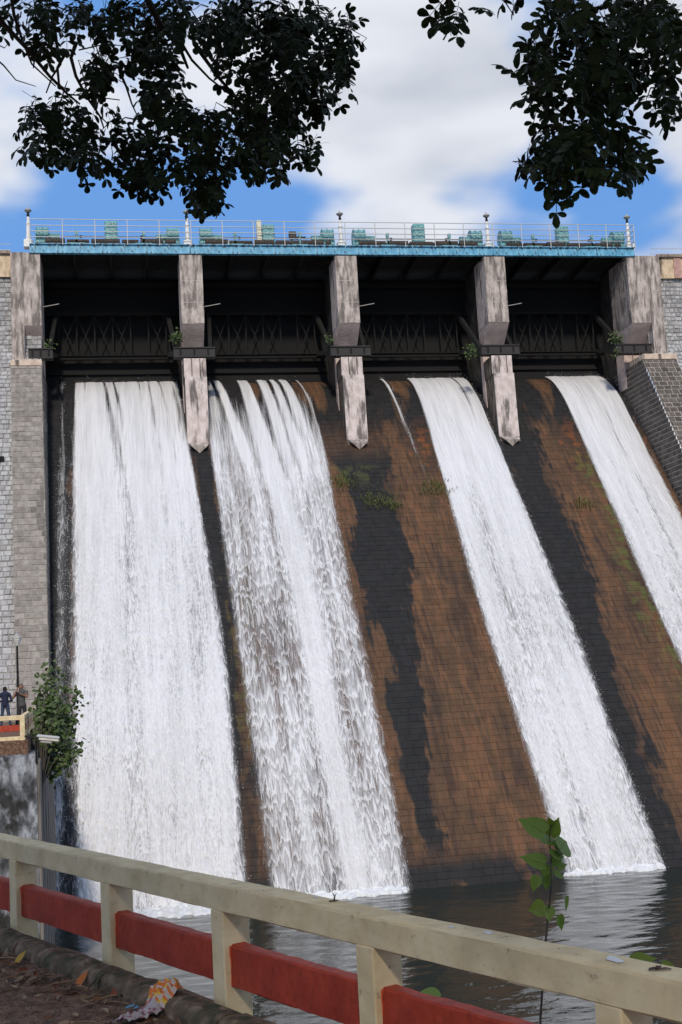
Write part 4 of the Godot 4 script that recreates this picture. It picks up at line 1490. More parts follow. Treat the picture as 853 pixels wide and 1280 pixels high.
func make_bank_railing() -> void:
	var r := thing("bank_railing", "cream painted concrete railing with dull red middle bars along the river bank", "railing", rail_point(-5, 0.06, 0.0))
	var posts := [-11.0, -9.83, -8.65, -7.482, -6.179, -5.015, -3.917, -2.712, -1.5, -0.3, 0.9]
	var y_top := E - 0.9
	var y_bot := E - 1.018
	# the top rail: a long bar with worn, slightly wandering arrises
	var s := Shape.new()
	var wob := noise(401, 0.8, 3)
	var prof := [Vector2(0.0, 0.006), Vector2(0.008, 0.0), Vector2(0.118, 0.0), Vector2(0.126, 0.008), Vector2(0.126, 0.108), Vector2(0.116, 0.118), Vector2(0.012, 0.118), Vector2(0.003, 0.115), Vector2(0.0, 0.106)]
	var n := 220
	var rings := []
	for j in n + 1:
		var t := lerpf(-11.2, 1.2, j / float(n))
		var ring := []
		for k in prof.size():
			var p: Vector2 = prof[k]
			var d := wob.get_noise_2d(t * 2.0, k * 0.9) * 0.005 + wob.get_noise_2d(t * 9.0, k * 3.1) * 0.002
			ring.append(rail_point(t, p.x + d, y_bot + p.y + wob.get_noise_2d(t * 2.4, 40.0 + k) * 0.004))
		rings.append(ring)
	for j in n:
		for k in prof.size():
			var k2 := (k + 1) % prof.size()
			var mid: Vector3 = (rings[j][k] + rings[j][k2]) * 0.5
			var ctr := rail_point(lerpf(-11.2, 1.2, j / float(n)), 0.063, y_bot + 0.059)
			s.quad(rings[j][k], rings[j][k2], rings[j + 1][k2], rings[j + 1][k], Color.WHITE, mid - ctr)
	part("top_rail", s, M.cream, r)
	for i in posts.size():
		s = Shape.new()
		rail_box(s, posts[i], posts[i] + 0.108, -0.001, 0.137, -0.6, y_bot + 0.004, 0.006)
		part("post", s, M.cream, r)
	for i in posts.size() - 1:
		s = Shape.new()
		var ta: float = posts[i] + 0.106
		var tb: float = posts[i + 1] + 0.002
		var m := 30
		var pr := [Vector2(0.032, 0.004), Vector2(0.038, 0.0), Vector2(0.108, 0.0), Vector2(0.112, 0.006), Vector2(0.112, 0.166), Vector2(0.104, 0.176), Vector2(0.046, 0.178), Vector2(0.036, 0.17)]
		var rr := []
		for j in m + 1:
			var t := lerpf(ta, tb, j / float(m))
			var end := 0.004 * smoothstep(0.05, 0.0, t - ta) + 0.003 * smoothstep(0.04, 0.0, tb - t)
			var ring := []
			for k in pr.size():
				var p: Vector2 = pr[k]
				var d := wob.get_noise_2d(t * 6.0, 90.0 + k * 2.0) * 0.004
				ring.append(rail_point(t, p.x + d - end * (1.0 if k in [0, 7] else 0.0), E - 1.341 + p.y + d + (end if k in [4, 5, 6] else 0.0)))
			rr.append(ring)
		for j in m:
			for k in pr.size():
				var k2 := (k + 1) % pr.size()
				var ctr := rail_point(lerpf(ta, tb, j / float(m)), 0.072, E - 1.25)
				s.quad(rr[j][k], rr[j][k2], rr[j + 1][k2], rr[j + 1][k], Color.WHITE, (rr[j][k] + rr[j][k2]) * 0.5 - ctr)
		var bar := part("red_bar", s, M.red, r)
		# fresh orange primer left at the joint with the post
		var pts := []
		for k in 7:
			pts.append(rail_point(ta + rng.randf_range(0.0, 0.006), 0.034 + rng.randf_range(-0.004, 0.002), E - 1.335 + 0.168 * k / 6.0))
		s = Shape.new()
		s.tube(pts, [0.003, 0.0045, 0.003, 0.004, 0.0035, 0.005, 0.006], 6)
		part("paint_edge", s, M.orange_red, bar)
	# bird droppings and scraps on the top
	for k in [[-2.68, 0.07, 0.03], [-3.25, 0.08, 0.018], [-3.42, 0.06, 0.012], [-4.3, 0.09, 0.012], [-4.9, 0.06, 0.008]]:
		s = Shape.new()
		var c := rail_point(k[0], k[1], y_top + 0.001)
		for i in 12:
			var a0 := TAU * i / 12.0
			var a1 := TAU * (i + 1) / 12.0
			var f0: float = k[2] * (0.7 + 0.5 * wob.get_noise_2d(i * 3.0, k[0] * 20.0) + 0.3)
			var f1: float = k[2] * (0.7 + 0.5 * wob.get_noise_2d(((i + 1) % 12) * 3.0, k[0] * 20.0) + 0.3)
			s.tri(c + Vector3(0, 0.003, 0), c + Vector3(cos(a0) * f0 * 0.7, 0.001, sin(a0) * f0 * 1.6), c + Vector3(cos(a1) * f1 * 0.7, 0.001, sin(a1) * f1 * 1.6), Color.WHITE, Vector3.UP)
		part("bird_dropping", s, M.foam, r)

# ------------------------------------------------------------------ people

# a body as one skin: tapered bones joined softly, meshed as surface nets; each bone carries the colour of what covers it
func skin(s: Shape, bones: Array, cell: float) -> void:
	var lo := Vector3(1e9, 1e9, 1e9)
	var hi := -lo
	for b in bones:
		for k in 2:
			var p: Vector3 = b[k]
			var r: float = b[2 + k]
			lo = lo.min(p - Vector3.ONE * (r + cell * 3))
			hi = hi.max(p + Vector3.ONE * (r + cell * 3))
	var n := Vector3i((hi - lo) / cell) + Vector3i.ONE
	var f := PackedFloat32Array()
	f.resize(n.x * n.y * n.z)
	f.fill(1.0)
	for b in bones:
		var a: Vector3 = b[0]
		var e: Vector3 = b[1]
		var ra: float = b[2]
		var rb: float = b[3]
		var soft: float = b[5] if b.size() > 5 else 0.035
		var grow := Vector3.ONE * (maxf(ra, rb) + soft * 2.0 + cell)
		var i0 := Vector3i((a.min(e) - grow - lo) / cell).clamp(Vector3i.ZERO, n - Vector3i.ONE)
		var i1 := Vector3i((a.max(e) + grow - lo) / cell).clamp(Vector3i.ZERO, n - Vector3i.ONE)
		var d := e - a
		var dd := maxf(d.length_squared(), 1e-6)
		for z in range(i0.z, i1.z + 1):
			for y in range(i0.y, i1.y + 1):
				for x in range(i0.x, i1.x + 1):
					var p := lo + Vector3(x, y, z) * cell
					var h := clampf((p - a).dot(d) / dd, 0.0, 1.0)
					var q := p - a - d * h
					var dist := q.length() - lerpf(ra, rb, h)
					var at := (z * n.y + y) * n.x + x
					var k := maxf(soft - absf(f[at] - dist), 0.0) / soft
					f[at] = minf(f[at], dist) - k * k * soft * 0.25
	var id := {}
	var step := [1, n.x, n.x * n.y]
	for z in n.z - 1:
		for y in n.y - 1:
			for x in n.x - 1:
				var at := (z * n.y + y) * n.x + x
				var sum := Vector3.ZERO
				var cnt := 0
				var neg := 0
				for c in 8:
					if f[at + (c & 1) + ((c >> 1) & 1) * n.x + (c >> 2) * n.x * n.y] < 0.0:
						neg += 1
				if neg == 0 or neg == 8:
					continue
				for c in 8:
					for ax in 3:
						if c & (1 << ax):
							continue
						var o0 := at + (c & 1) + ((c >> 1) & 1) * n.x + (c >> 2) * n.x * n.y
						var f0 := f[o0]
						var f1 := f[o0 + step[ax]]
						if (f0 < 0.0) != (f1 < 0.0):
							var p := Vector3(c & 1, (c >> 1) & 1, c >> 2)
							p[ax] += f0 / (f0 - f1)
							sum += p
							cnt += 1
				var p := lo + (Vector3(x, y, z) + sum / cnt) * cell
				var gr := Vector3(f[at + 1] - f[at], f[at + n.x] - f[at], f[at + n.x * n.y] - f[at]).normalized()
				var best := 1e9
				var col := Color.WHITE
				for b in bones:
					var d: Vector3 = b[1] - b[0]
					var h := clampf((p - b[0]).dot(d) / maxf(d.length_squared(), 1e-6), 0.0, 1.0)
					var dist: float = (p - b[0] - d * h).length() - lerpf(b[2], b[3], h)
					if dist < best:
						best = dist
						col = b[4]
				id[at] = s.vert(p, gr, col)
	for at in id:
		var z: int = at / (n.x * n.y)
		var y: int = (at / n.x) % n.y
		var x: int = at % n.x
		for ax in 3:
			var u := (ax + 1) % 3
			var w := (ax + 2) % 3
			var pos := [x, y, z]
			if pos[u] == 0 or pos[w] == 0:
				continue
			var f0 := f[at]
			var f1 := f[at + step[ax]]
			if (f0 < 0.0) == (f1 < 0.0):
				continue
			var q := [id.get(at, -1), id.get(at - step[u], -1), id.get(at - step[u] - step[w], -1), id.get(at - step[w], -1)]
			if q.has(-1):
				continue
			if f0 < 0.0:
				s.x.append_array([q[0], q[2], q[1], q[0], q[3], q[2]])
			else:
				s.x.append_array([q[0], q[1], q[2], q[0], q[2], q[3]])

func fingers(s: Shape, wrist: Vector3, toward: Vector3, across: Vector3, bend: Vector3, col: Color) -> void:
	for k in 4:
		var a := wrist + toward * 0.085 + across * (0.03 - 0.02 * k)
		var len: float = [0.066, 0.074, 0.07, 0.054][k]
		s.tube([a, a + toward * len * 0.5 + bend * 0.012, a + toward * len * 0.8 + bend * len * 0.6], [0.0095, 0.009, 0.007], 6, col)
	var b := wrist + toward * 0.03 + across * 0.04
	s.tube([b, b + across * 0.03 + toward * 0.03, b + across * 0.03 + toward * 0.065 + bend * 0.02], [0.012, 0.01, 0.008], 6, col)

func make_people() -> void:
	var flesh := Color(0.2, 0.105, 0.065)
	# man in navy, back to us, looking down at his hands
	var o := Vector3(-5.14, 0.0, -55.9)
	var navy := Color(0.012, 0.016, 0.045)
	var jeans := Color(0.03, 0.05, 0.09)
	var shoe := Color(0.02, 0.018, 0.016)
	var hair := Color(0.012, 0.01, 0.009)
	var p := thing("person", "person in a navy long-sleeved shirt and blue jeans, seen from behind", "person", o)
	var s := Shape.new()
	var bones := [
		[Vector3(0, 0.96, 0), Vector3(0, 1.1, 0), 0.145, 0.14, navy], [Vector3(0, 1.1, 0), Vector3(0.0, 1.38, 0.0), 0.145, 0.16, navy],
		[Vector3(-0.14, 1.39, 0), Vector3(0.14, 1.39, 0), 0.085, 0.085, navy], [Vector3(0, 1.42, 0), Vector3(0, 1.52, -0.03), 0.058, 0.055, flesh],
		[Vector3(0, 1.585, -0.05), Vector3(0, 1.645, -0.03), 0.078, 0.088, hair], [Vector3(0, 1.56, -0.07), Vector3(0, 1.57, -0.06), 0.07, 0.07, flesh],
		[Vector3(-0.085, 0.94, 0), Vector3(-0.13, 0.5, 0.0), 0.095, 0.068, jeans], [Vector3(-0.13, 0.5, 0), Vector3(-0.17, 0.1, 0.03), 0.066, 0.055, jeans],
		[Vector3(0.085, 0.94, 0), Vector3(0.15, 0.5, 0.0), 0.095, 0.068, jeans], [Vector3(0.15, 0.5, 0), Vector3(0.21, 0.1, 0.03), 0.066, 0.055, jeans],
		[Vector3(-0.17, 0.05, 0.04), Vector3(-0.19, 0.045, -0.13), 0.048, 0.042, shoe], [Vector3(0.21, 0.05, 0.04), Vector3(0.24, 0.045, -0.13), 0.048, 0.042, shoe],
		[Vector3(-0.2, 1.37, 0), Vector3(-0.29, 1.1, 0.02), 0.062, 0.05, navy], [Vector3(-0.29, 1.1, 0.02), Vector3(-0.13, 1.08, -0.25), 0.05, 0.037, navy],
		[Vector3(0.2, 1.37, 0), Vector3(0.29, 1.1, 0.02), 0.062, 0.05, navy], [Vector3(0.29, 1.1, 0.02), Vector3(0.13, 1.08, -0.25), 0.05, 0.037, navy],
		[Vector3(-0.12, 1.085, -0.27), Vector3(-0.05, 1.1, -0.32), 0.034, 0.03, flesh, 0.015], [Vector3(0.12, 1.085, -0.27), Vector3(0.05, 1.1, -0.32), 0.034, 0.03, flesh, 0.015],
	]
	for b in bones:
		b[0] += o; b[1] += o
	skin(s, bones, 0.022)
	fingers(s, o + Vector3(-0.09, 1.09, -0.28), Vector3(0.75, 0.1, -0.6).normalized(), Vector3(0, 1, 0), Vector3(0.5, -0.2, 0.4), flesh)
	fingers(s, o + Vector3(0.09, 1.09, -0.28), Vector3(-0.75, 0.1, -0.6).normalized(), Vector3(0, 1, 0), Vector3(-0.5, -0.2, 0.4), flesh)
	for e in [-1, 1]:
		s.tube([o + Vector3(e * 0.083, 1.57, -0.04), o + Vector3(e * 0.095, 1.62, -0.035)], [0.014, 0.018], 6, flesh)
	part("body", s, M.tinted, p)

	# man in grey, turned to the falls, phone held up before his face
	o = Vector3(-4.36, 0.0, -55.0)
	var shirt := Color(0.065, 0.07, 0.068)
	var trousers := Color(0.018, 0.018, 0.022)
	p = thing("person", "person in a grey T-shirt holding a phone up to take a picture", "person", o)
	s = Shape.new()
	bones = [
		[Vector3(0, 0.92, 0), Vector3(0.0, 1.12, 0), 0.15, 0.14, shirt], [Vector3(0, 1.12, 0), Vector3(0.0, 1.42, 0.0), 0.145, 0.165, shirt],
		[Vector3(-0.14, 1.44, 0), Vector3(0.15, 1.44, 0), 0.085, 0.085, shirt], [Vector3(0, 1.46, 0), Vector3(-0.02, 1.58, 0.02), 0.06, 0.056, flesh],
		[Vector3(-0.03, 1.63, 0.03), Vector3(-0.02, 1.68, 0.0), 0.084, 0.092, flesh], [Vector3(-0.01, 1.71, -0.02), Vector3(0.0, 1.66, -0.04), 0.086, 0.086, hair],
		[Vector3(-0.05, 1.62, 0.11), Vector3(-0.05, 1.6, 0.115), 0.018, 0.02, flesh, 0.01],
		[Vector3(-0.085, 0.92, 0), Vector3(-0.12, 0.5, 0.0), 0.098, 0.07, trousers], [Vector3(-0.12, 0.5, 0), Vector3(-0.13, 0.1, -0.02), 0.068, 0.055, trousers],
		[Vector3(0.085, 0.92, 0), Vector3(0.14, 0.5, 0.0), 0.098, 0.07, trousers], [Vector3(0.14, 0.5, 0), Vector3(0.17, 0.1, -0.02), 0.068, 0.055, trousers],
		[Vector3(-0.13, 0.05, -0.04), Vector3(-0.18, 0.045, 0.13), 0.05, 0.044, shoe], [Vector3(0.17, 0.05, -0.04), Vector3(0.17, 0.045, 0.14), 0.05, 0.044, shoe],
		[Vector3(-0.19, 1.42, 0.02), Vector3(-0.34, 1.22, 0.18), 0.066, 0.05, flesh], [Vector3(-0.34, 1.22, 0.18), Vector3(-0.19, 1.52, 0.26), 0.046, 0.033, flesh],
		[Vector3(-0.18, 1.43, 0.0), Vector3(-0.23, 1.36, 0.06), 0.082, 0.075, shirt],
		[Vector3(0.2, 1.42, 0.02), Vector3(0.22, 1.24, 0.18), 0.066, 0.05, flesh], [Vector3(0.22, 1.24, 0.18), Vector3(-0.06, 1.38, 0.27), 0.046, 0.033, flesh],
		[Vector3(0.19, 1.43, 0.0), Vector3(0.22, 1.34, 0.07), 0.082, 0.075, shirt],
		[Vector3(-0.18, 1.54, 0.265), Vector3(-0.15, 1.6, 0.27), 0.034, 0.03, flesh, 0.015], [Vector3(-0.07, 1.4, 0.275), Vector3(-0.1, 1.46, 0.28), 0.034, 0.03, flesh, 0.015],
	]
	for b in bones:
		b[0] += o; b[1] += o
	skin(s, bones, 0.022)
	fingers(s, o + Vector3(-0.18, 1.53, 0.26), Vector3(0.35, 0.9, 0.1).normalized(), Vector3(0.3, -0.1, 0.9), Vector3(0.8, 0.2, -0.2), flesh)
	fingers(s, o + Vector3(-0.08, 1.41, 0.27), Vector3(-0.4, 0.85, 0.1).normalized(), Vector3(0.5, 0.2, 0.8), Vector3(-0.6, 0.3, -0.2), flesh)
	for e in [-1, 1]:
		s.tube([o + Vector3(-0.02 + e * 0.09, 1.62, 0.01), o + Vector3(-0.02 + e * 0.1, 1.67, 0.0)], [0.014, 0.018], 6, flesh)
		s.tube([o + Vector3(-0.045 + e * 0.03, 1.66, 0.105), o + Vector3(-0.045 + e * 0.03, 1.661, 0.113)], [0.01, 0.008], 6, Color(0.02, 0.015, 0.012))
	s.tube([o + Vector3(-0.075, 1.585, 0.105), o + Vector3(-0.02, 1.585, 0.108)], [0.007], 6, Color(0.14, 0.05, 0.045))
	part("body", s, M.tinted, p)
	s = Shape.new()
	s.box(Transform3D(Basis(Vector3(0, 1, 0), -0.3), o + Vector3(-0.125, 1.555, 0.29)), Vector3(0.075, 0.15, 0.01), Color(0.5, 0.48, 0.46), 0.003)
	tag(part("mobile_phone", s, M.tinted, self), "pale mobile phone held up by the person in grey", "phone")

# ------------------------------------------------------------------ trees and plants

# a point that lies depth metres in front of the eye, seen at that place of the photograph
func seen_at(px: float, py: float, depth: float) -> Vector3:
	var yaw := 0.17967
	var pitch := 0.12977
	var roll := 0.05555
	var fw := Vector3(sin(yaw) * cos(pitch), sin(pitch), -cos(yaw) * cos(pitch))
	var rt := Vector3(cos(yaw), 0, sin(yaw))
	var up := rt.cross(fw)
	var r := rt * cos(roll) - up * sin(roll)
	var u := rt * sin(roll) + up * cos(roll)
	return Vector3(0, E, 0) + (fw + r * (px - 426.5) / 1540.0 + u * (640.0 - py) / 1540.0) * depth

func leaflet(s: Shape, base: Vector3, dir: Vector3, flat: Vector3, len: float, wid: float, col: Color) -> void:
	# an oval blade folded a little along its midrib
	var side := dir.cross(flat).normalized()
	var n := flat.normalized()
	var m0 := base + dir * len * 0.32
	var m1 := base + dir * len * 0.66 - n * len * 0.04
	var m2 := base + dir * len * 0.9 - n * len * 0.09
	var tip := base + dir * len - n * len * 0.12
	var w := wid * 0.5
	var up := n * wid * 0.12
	for e in [-1.0, 1.0]:
		var q0: Vector3 = m0 + side * w * 0.76 * e + up
		var q1: Vector3 = m1 + side * w * 1.0 * e + up
		var q2: Vector3 = m2 + side * w * 0.62 * e + up * 0.6
		s.tri(base, q0, m0, col, n)
		s.quad(m0, q0, q1, m1, col, n)
		s.quad(m1, q1, q2, m2, col, n)
		s.tri(m2, q2, tip, col, n)

# a feather-shaped leaf: a drooping stalk with pairs of leaflets and one at its end
func feather(s: Shape, at: Vector3, dir: Vector3, flat: Vector3, len: float, pairs: int, big: float, col: Color) -> void:
	var d := dir
	var p := at
	var side := dir.cross(flat).normalized()
	var n := flat
	for k in pairs:
		var q := p + d * len / pairs
		var w := len * 0.008
		s.quad(p - side * w, p + side * w, q + side * w, q - side * w, col * 0.7, n)
		p = q
		var tone := col * rng.randf_range(0.8, 1.2)
		tone.a = 1.0
		var l := big * rng.randf_range(0.7, 1.2) * (0.8 if k == 0 else 1.0)
		for e in [-1.0, 1.0]:
			if rng.randf() < 0.07:
				continue
			var ld: Vector3 = (side * e + d * rng.randf_range(0.25, 0.6) - n * rng.randf_range(0.05, 0.45)).normalized()
			leaflet(s, p, ld, (n + side * e * 0.3 + Vector3(rng.randf_range(-0.3, 0.3), rng.randf_range(-0.2, 0.2), rng.randf_range(-0.3, 0.3))).normalized(), l, l * rng.randf_range(0.52, 0.66), tone)
		d = (d + Vector3(0, -0.13, 0)).normalized()
		n = (n - d * n.dot(d)).normalized()
		side = d.cross(n).normalized()
	leaflet(s, p, d, n, big * 1.05, big * 0.62, col)

func leafy_tree(called: String, label: String, trunk: Vector3, blobs: Array, holes: Array, depth: Vector2, twigs: Array, crown_at: Vector3, crown_r: Vector3, over_at: Vector3, over_r: Vector3, fill: int, len: float, big: float, joints: Array) -> Node3D:
	var t := thing(called, label, "tree", trunk, "trees leaning over the bank")
	var s := Shape.new()
	var hub: Vector3 = joints[0]
	s.tube([trunk - Vector3(0, 0.3, 0), trunk + Vector3(0.05, 0.4, 0), trunk.lerp(hub, 0.5) + Vector3(0.15, 0, 0.1), hub], [0.42, 0.3, 0.25, 0.2], 14)
	part("trunk", s, M.bark, t)
	# limbs: from the fork out over the bank, and up into the crown
	for j in range(1, joints.size()):
		var e: Vector3 = joints[j]
		s = Shape.new()
		s.tube([hub, hub.lerp(e, 0.35) + Vector3(0, 0.5, 0), hub.lerp(e, 0.7) + Vector3(0, 0.45, 0), e], [0.16, 0.11, 0.075, 0.04], 10)
		part("limb", s, M.bark, t)
	s = Shape.new()
	for tw in twigs:
		var pts := []
		var rad := []
		for k in tw.size() - 1:
			pts.append(seen_at(tw[k][0], tw[k][1], tw[k][2]))
			rad.append(tw[-1] * lerpf(1.0, 0.35, k / maxf(1.0, tw.size() - 2.0)))
		s.tube(pts, rad, 6)
	var fine := s
	# leaves
	s = Shape.new()
	for b in blobs:
		var c := seen_at(b[0], b[1], rng.randf_range(depth.x, depth.y))
		for k in int(b[4] * (1.5 if big < 0.08 else 0.95)):
			var a := rng.randf() * TAU
			var rr := sqrt(rng.randf())
			var px: float = b[0] + cos(a) * rr * (b[2] - 4.0)
			var py: float = b[1] + sin(a) * rr * (b[3] - 4.0) - (0.0 if big < 0.08 else 6.0)
			var skip := false
			for h in holes:
				if pow((px - h[0]) / h[2], 2) + pow((py - h[1]) / h[3], 2) < 1.0:
					skip = true
			if skip:
				continue
			var at := seen_at(px, py, rng.randf_range(depth.x, depth.y))
			var out := (at - c).normalized()
			var dir := (out * 0.5 + Vector3(rng.randfn(0, 0.5), rng.randf_range(-0.9, 0.05), rng.randfn(0, 0.5))).normalized()
			var flat := (Vector3(rng.randfn(0, 0.5), 0.8, rng.randfn(0, 0.5) + 0.35)).normalized()
			flat = (flat - dir * flat.dot(dir)).normalized()
			var l := len * rng.randf_range(0.65, 1.1)
			if rng.randf() < 0.3:
				var root := c.lerp(at, 0.15) + Vector3(rng.randfn(0, 0.08), rng.randfn(0, 0.06), rng.randfn(0, 0.08))
				var end := at - dir * l * 0.55
				fine.tube([root, root.lerp(end, 0.55) + Vector3(0, 0.03, 0), end], [0.006, 0.0045, 0.003], 4)
			feather(s, at - dir * l * 0.55, dir, flat, l, rng.randi_range(3, 5), big, Color.WHITE * rng.randf_range(0.75, 1.25))
	# the rest of the crown, overhead and behind
	for k in fill:
		var v := Vector3(rng.randfn(0, 0.42), rng.randfn(0, 0.42), rng.randfn(0, 0.42)).limit_length(1.0)
		var at := crown_at + v * crown_r if k % 2 == 0 else over_at + v * over_r
		# keep clear of what is seen between the branches
		var rel := at - Vector3(0, E, 0)
		var ang := atan2(rel.x, -rel.z)
		var el := rel.y / maxf(Vector2(rel.x, rel.z).length(), 0.01)
		if rel.z < 0.3 and ang > -0.2 and ang < 0.55 and el < 0.72:
			continue
		var dir := (v * 0.6 + Vector3(rng.randfn(0, 0.5), rng.randf_range(-0.8, 0.2), rng.randfn(0, 0.5))).normalized()
		var flat := Vector3(rng.randfn(0, 0.4), 1.0, rng.randfn(0, 0.4))
		flat = (flat - dir * flat.dot(dir)).normalized()
		feather(s, at, dir, flat, 0.55, 3, 0.2, Color.WHITE * rng.randf_range(0.75, 1.25))
	part("twigs", fine, M.twig, t).set_meta("kind", "stuff")
	part("crown", s, M.leaf, t)
	return t

func make_trees() -> void:
	var blobs := [[25, 18, 34, 26, 9], [72, 160, 56, 42, 46], [105, 195, 34, 18, 9], [125, 88, 26, 26, 18], [85, 22, 55, 30, 24], [55, 45, 22, 18, 5], [180, 18, 62, 30, 32], [192, 75, 34, 52, 32], [215, 130, 40, 44, 34], [180, 198, 38, 40, 38],
		[265, 22, 52, 32, 30], [320, 45, 62, 58, 62], [378, 36, 48, 42, 40], [428, 48, 26, 34, 10], [412, 84, 30, 26, 12], [390, 110, 34, 32, 20], [345, 125, 48, 46, 40], [295, 165, 60, 42, 46], [258, 212, 34, 42, 30], [338, 192, 46, 28, 26], [382, 186, 18, 12, 4], [262, 248, 14, 16, 5], [240, 235, 10, 16, 3], [150, 160, 20, 20, 5]]
	var holes := [[242, 98, 20, 26], [262, 78, 14, 12], [140, 32, 10, 12], [243, 12, 9, 7], [155, 110, 20, 28], [170, 150, 16, 12], [60, 90, 36, 24]]
	var twigs := [
		[[-40, -40, 8.6], [5, 30, 8.8], [35, 62, 9.0], [62, 95, 9.1], [85, 118, 9.2], [100, 130, 9.2], 0.02],
		[[10, -30, 8.6], [18, 20, 8.8], [30, 55, 9.0], [40, 80, 9.1], [70, 108, 9.2], 0.014],
		[[66, 20, 9.0], [72, 60, 9.0], [76, 80, 9.1], [66, 95, 9.1], [58, 116, 9.2], 0.016],
		[[95, 55, 8.9], [89, 72, 9.0], [95, 95, 9.0], [108, 120, 9.1], [125, 145, 9.2], [130, 160, 9.2], 0.016],
		[[80, 70, 9.0], [72, 85, 9.0], [74, 105, 9.1], [85, 118, 9.2], [110, 120, 9.2], [150, 125, 9.3], 0.012],
		[[-20, 60, 9.2], [5, 82, 9.2], [20, 100, 9.3], [45, 108, 9.3], 0.008], [[-15, 50, 9.2], [6, 60, 9.2], [12, 52, 9.2], 0.006],
		[[240, 30, 9.4], [243, 55, 9.4], [272, 95, 9.5], [295, 122, 9.6], [310, 138, 9.6], 0.02],
		[[225, 50, 9.3], [240, 75, 9.4], [262, 98, 9.5], [290, 120, 9.5], [320, 130, 9.6], 0.013],
		[[150, 90, 9.3], [158, 108, 9.3], [165, 130, 9.4], [172, 145, 9.4], 0.012], [[170, -30, 8.6], [200, 30, 8.9], [225, 60, 9.2], [235, 85, 9.4], 0.03], [[140, 200, 9.3], [141, 192, 9.3], [139, 180, 9.3], 0.006],
		[[120, 140, 9.2], [135, 155, 9.2], [125, 165, 9.3], 0.008]]
	leafy_tree("overhanging_tree", "dark leafy tree with bare looping twigs hanging over the falls beside the lamp posts", Vector3(-3.9, 0, -2.4), blobs, holes, Vector2(8.4, 10.4), twigs, Vector3(-3.2, 8.4, 1.0), Vector3(5.4, 3.0, 6.5), Vector3(-1.6, 10.4, -5.0), Vector3(5.4, 2.4, 5.5), 4600, 0.3, 0.078,
		[Vector3(-3.5, 3.6, -3.0), seen_at(-30, -30, 8.6), seen_at(190, -40, 8.6), seen_at(330, -60, 9.0), Vector3(-5.5, 7.5, -0.5), Vector3(-2.5, 8.0, 0.5), Vector3(-4.5, 7.6, -4.5)])
	blobs = [[556, 22, 13, 24, 4], [568, 30, 8, 22, 3], [603, 6, 8, 14, 2], [640, -2, 18, 10, 4], [705, 15, 34, 26, 22], [688, 68, 30, 30, 22], [668, 100, 18, 24, 10], [682, 128, 18, 32, 14], [740, 75, 42, 46, 44], [785, 22, 60, 34, 42], [830, 70, 30, 58, 30], [785, 92, 28, 30, 18], [745, 130, 30, 24, 16], [700, 195, 44, 30, 36], [668, 212, 18, 12, 4], [695, 232, 18, 16, 7], [742, 185, 40, 34, 34], [790, 198, 16, 22, 8], [778, 222, 12, 14, 5], [730, 215, 24, 22, 10], [815, 125, 16, 28, 6], [846, 142, 10, 18, 5], [775, 150, 14, 30, 8]]
	holes = [[772, 126, 19, 17], [789, 47, 14, 11], [712, 55, 12, 12], [706, 140, 16, 22], [810, 95, 11, 15], [745, 14, 9, 7], [755, 195, 8, 14], [800, 165, 18, 16]]
	twigs = [[[860, -40, 7.0], [800, 20, 7.3], [765, 70, 7.5], [745, 120, 7.7], [735, 170, 7.8], 0.022], [[765, 70, 7.5], [720, 90, 7.6], [690, 110, 7.7], 0.012], [[735, 170, 7.8], [715, 190, 7.8], [690, 200, 7.9], 0.01], [[560, -20, 7.4], [562, 10, 7.4], [564, 45, 7.4], 0.005], [[709, 150, 7.7], [713, 160, 7.7], [718, 158, 7.7], 0.005]]
	var t := leafy_tree("overhanging_tree", "dark leafy tree with a few red blossoms, hanging over the dam", Vector3(3.0, 0, 2.4), blobs, holes, Vector2(6.6, 8.2), twigs, Vector3(3.4, 8.4, 3.4), Vector3(4.8, 3.0, 5.5), Vector3(2.8, 10.4, -3.0), Vector3(4.8, 2.4, 5.0), 4000, 0.27, 0.082,
		[Vector3(3.2, 3.8, 1.6), seen_at(860, -40, 7.0), seen_at(700, -50, 7.2), Vector3(2.2, 8.0, 2.5), Vector3(5.0, 7.6, 2.0)])
	for b in [[697, 161, 0.03], [665, 82, 0.025], [682, 166, 0.02]]:
		var s := Shape.new()
		var c := seen_at(b[0], b[1], 6.6)
		for k in 7:
			var a := TAU * k / 7.0
			leaflet(s, c, Vector3(cos(a) * 0.7, 0.4 + 0.3 * sin(a), sin(a) * 0.6).normalized(), Vector3(0, 0.5, 0.8), b[2] * 1.3, b[2], Color(9.0, 0.5, 0.6))
		part("blossom", s, M.leaf, t)

func heart(s: Shape, base: Vector3, dir: Vector3, flat: Vector3, len: float, wid: float, col: Color) -> void:
	# broad heart-shaped blade with a drawn-out tip, cupped along the midrib
	var side := dir.cross(flat).normalized()
	var n := flat.normalized()
	var o := [[-0.06, 0.28], [0.06, 0.44], [0.24, 0.5], [0.45, 0.44], [0.66, 0.28], [0.82, 0.11], [1.0, 0.0]]
	for e in [-1.0, 1.0]:
		var prev := base
		for k in o.size():
			var along_: float = o[k][0]
			var q: Vector3 = base + dir * len * along_ + side * e * wid * o[k][1] + n * (wid * 0.16 * o[k][1] - len * 0.1 * along_ * along_)
			var m0: Vector3 = base + dir * len * maxf(0.0, (o[k - 1][0] if k > 0 else 0.0)) - n * len * 0.1 * pow(maxf(0.0, o[k - 1][0] if k > 0 else 0.0), 2)
			var m1: Vector3 = base + dir * len * maxf(0.0, along_) - n * len * 0.1 * pow(maxf(0.0, along_), 2)
			s.quad(m0, prev, q, m1, col, n)
			prev = q

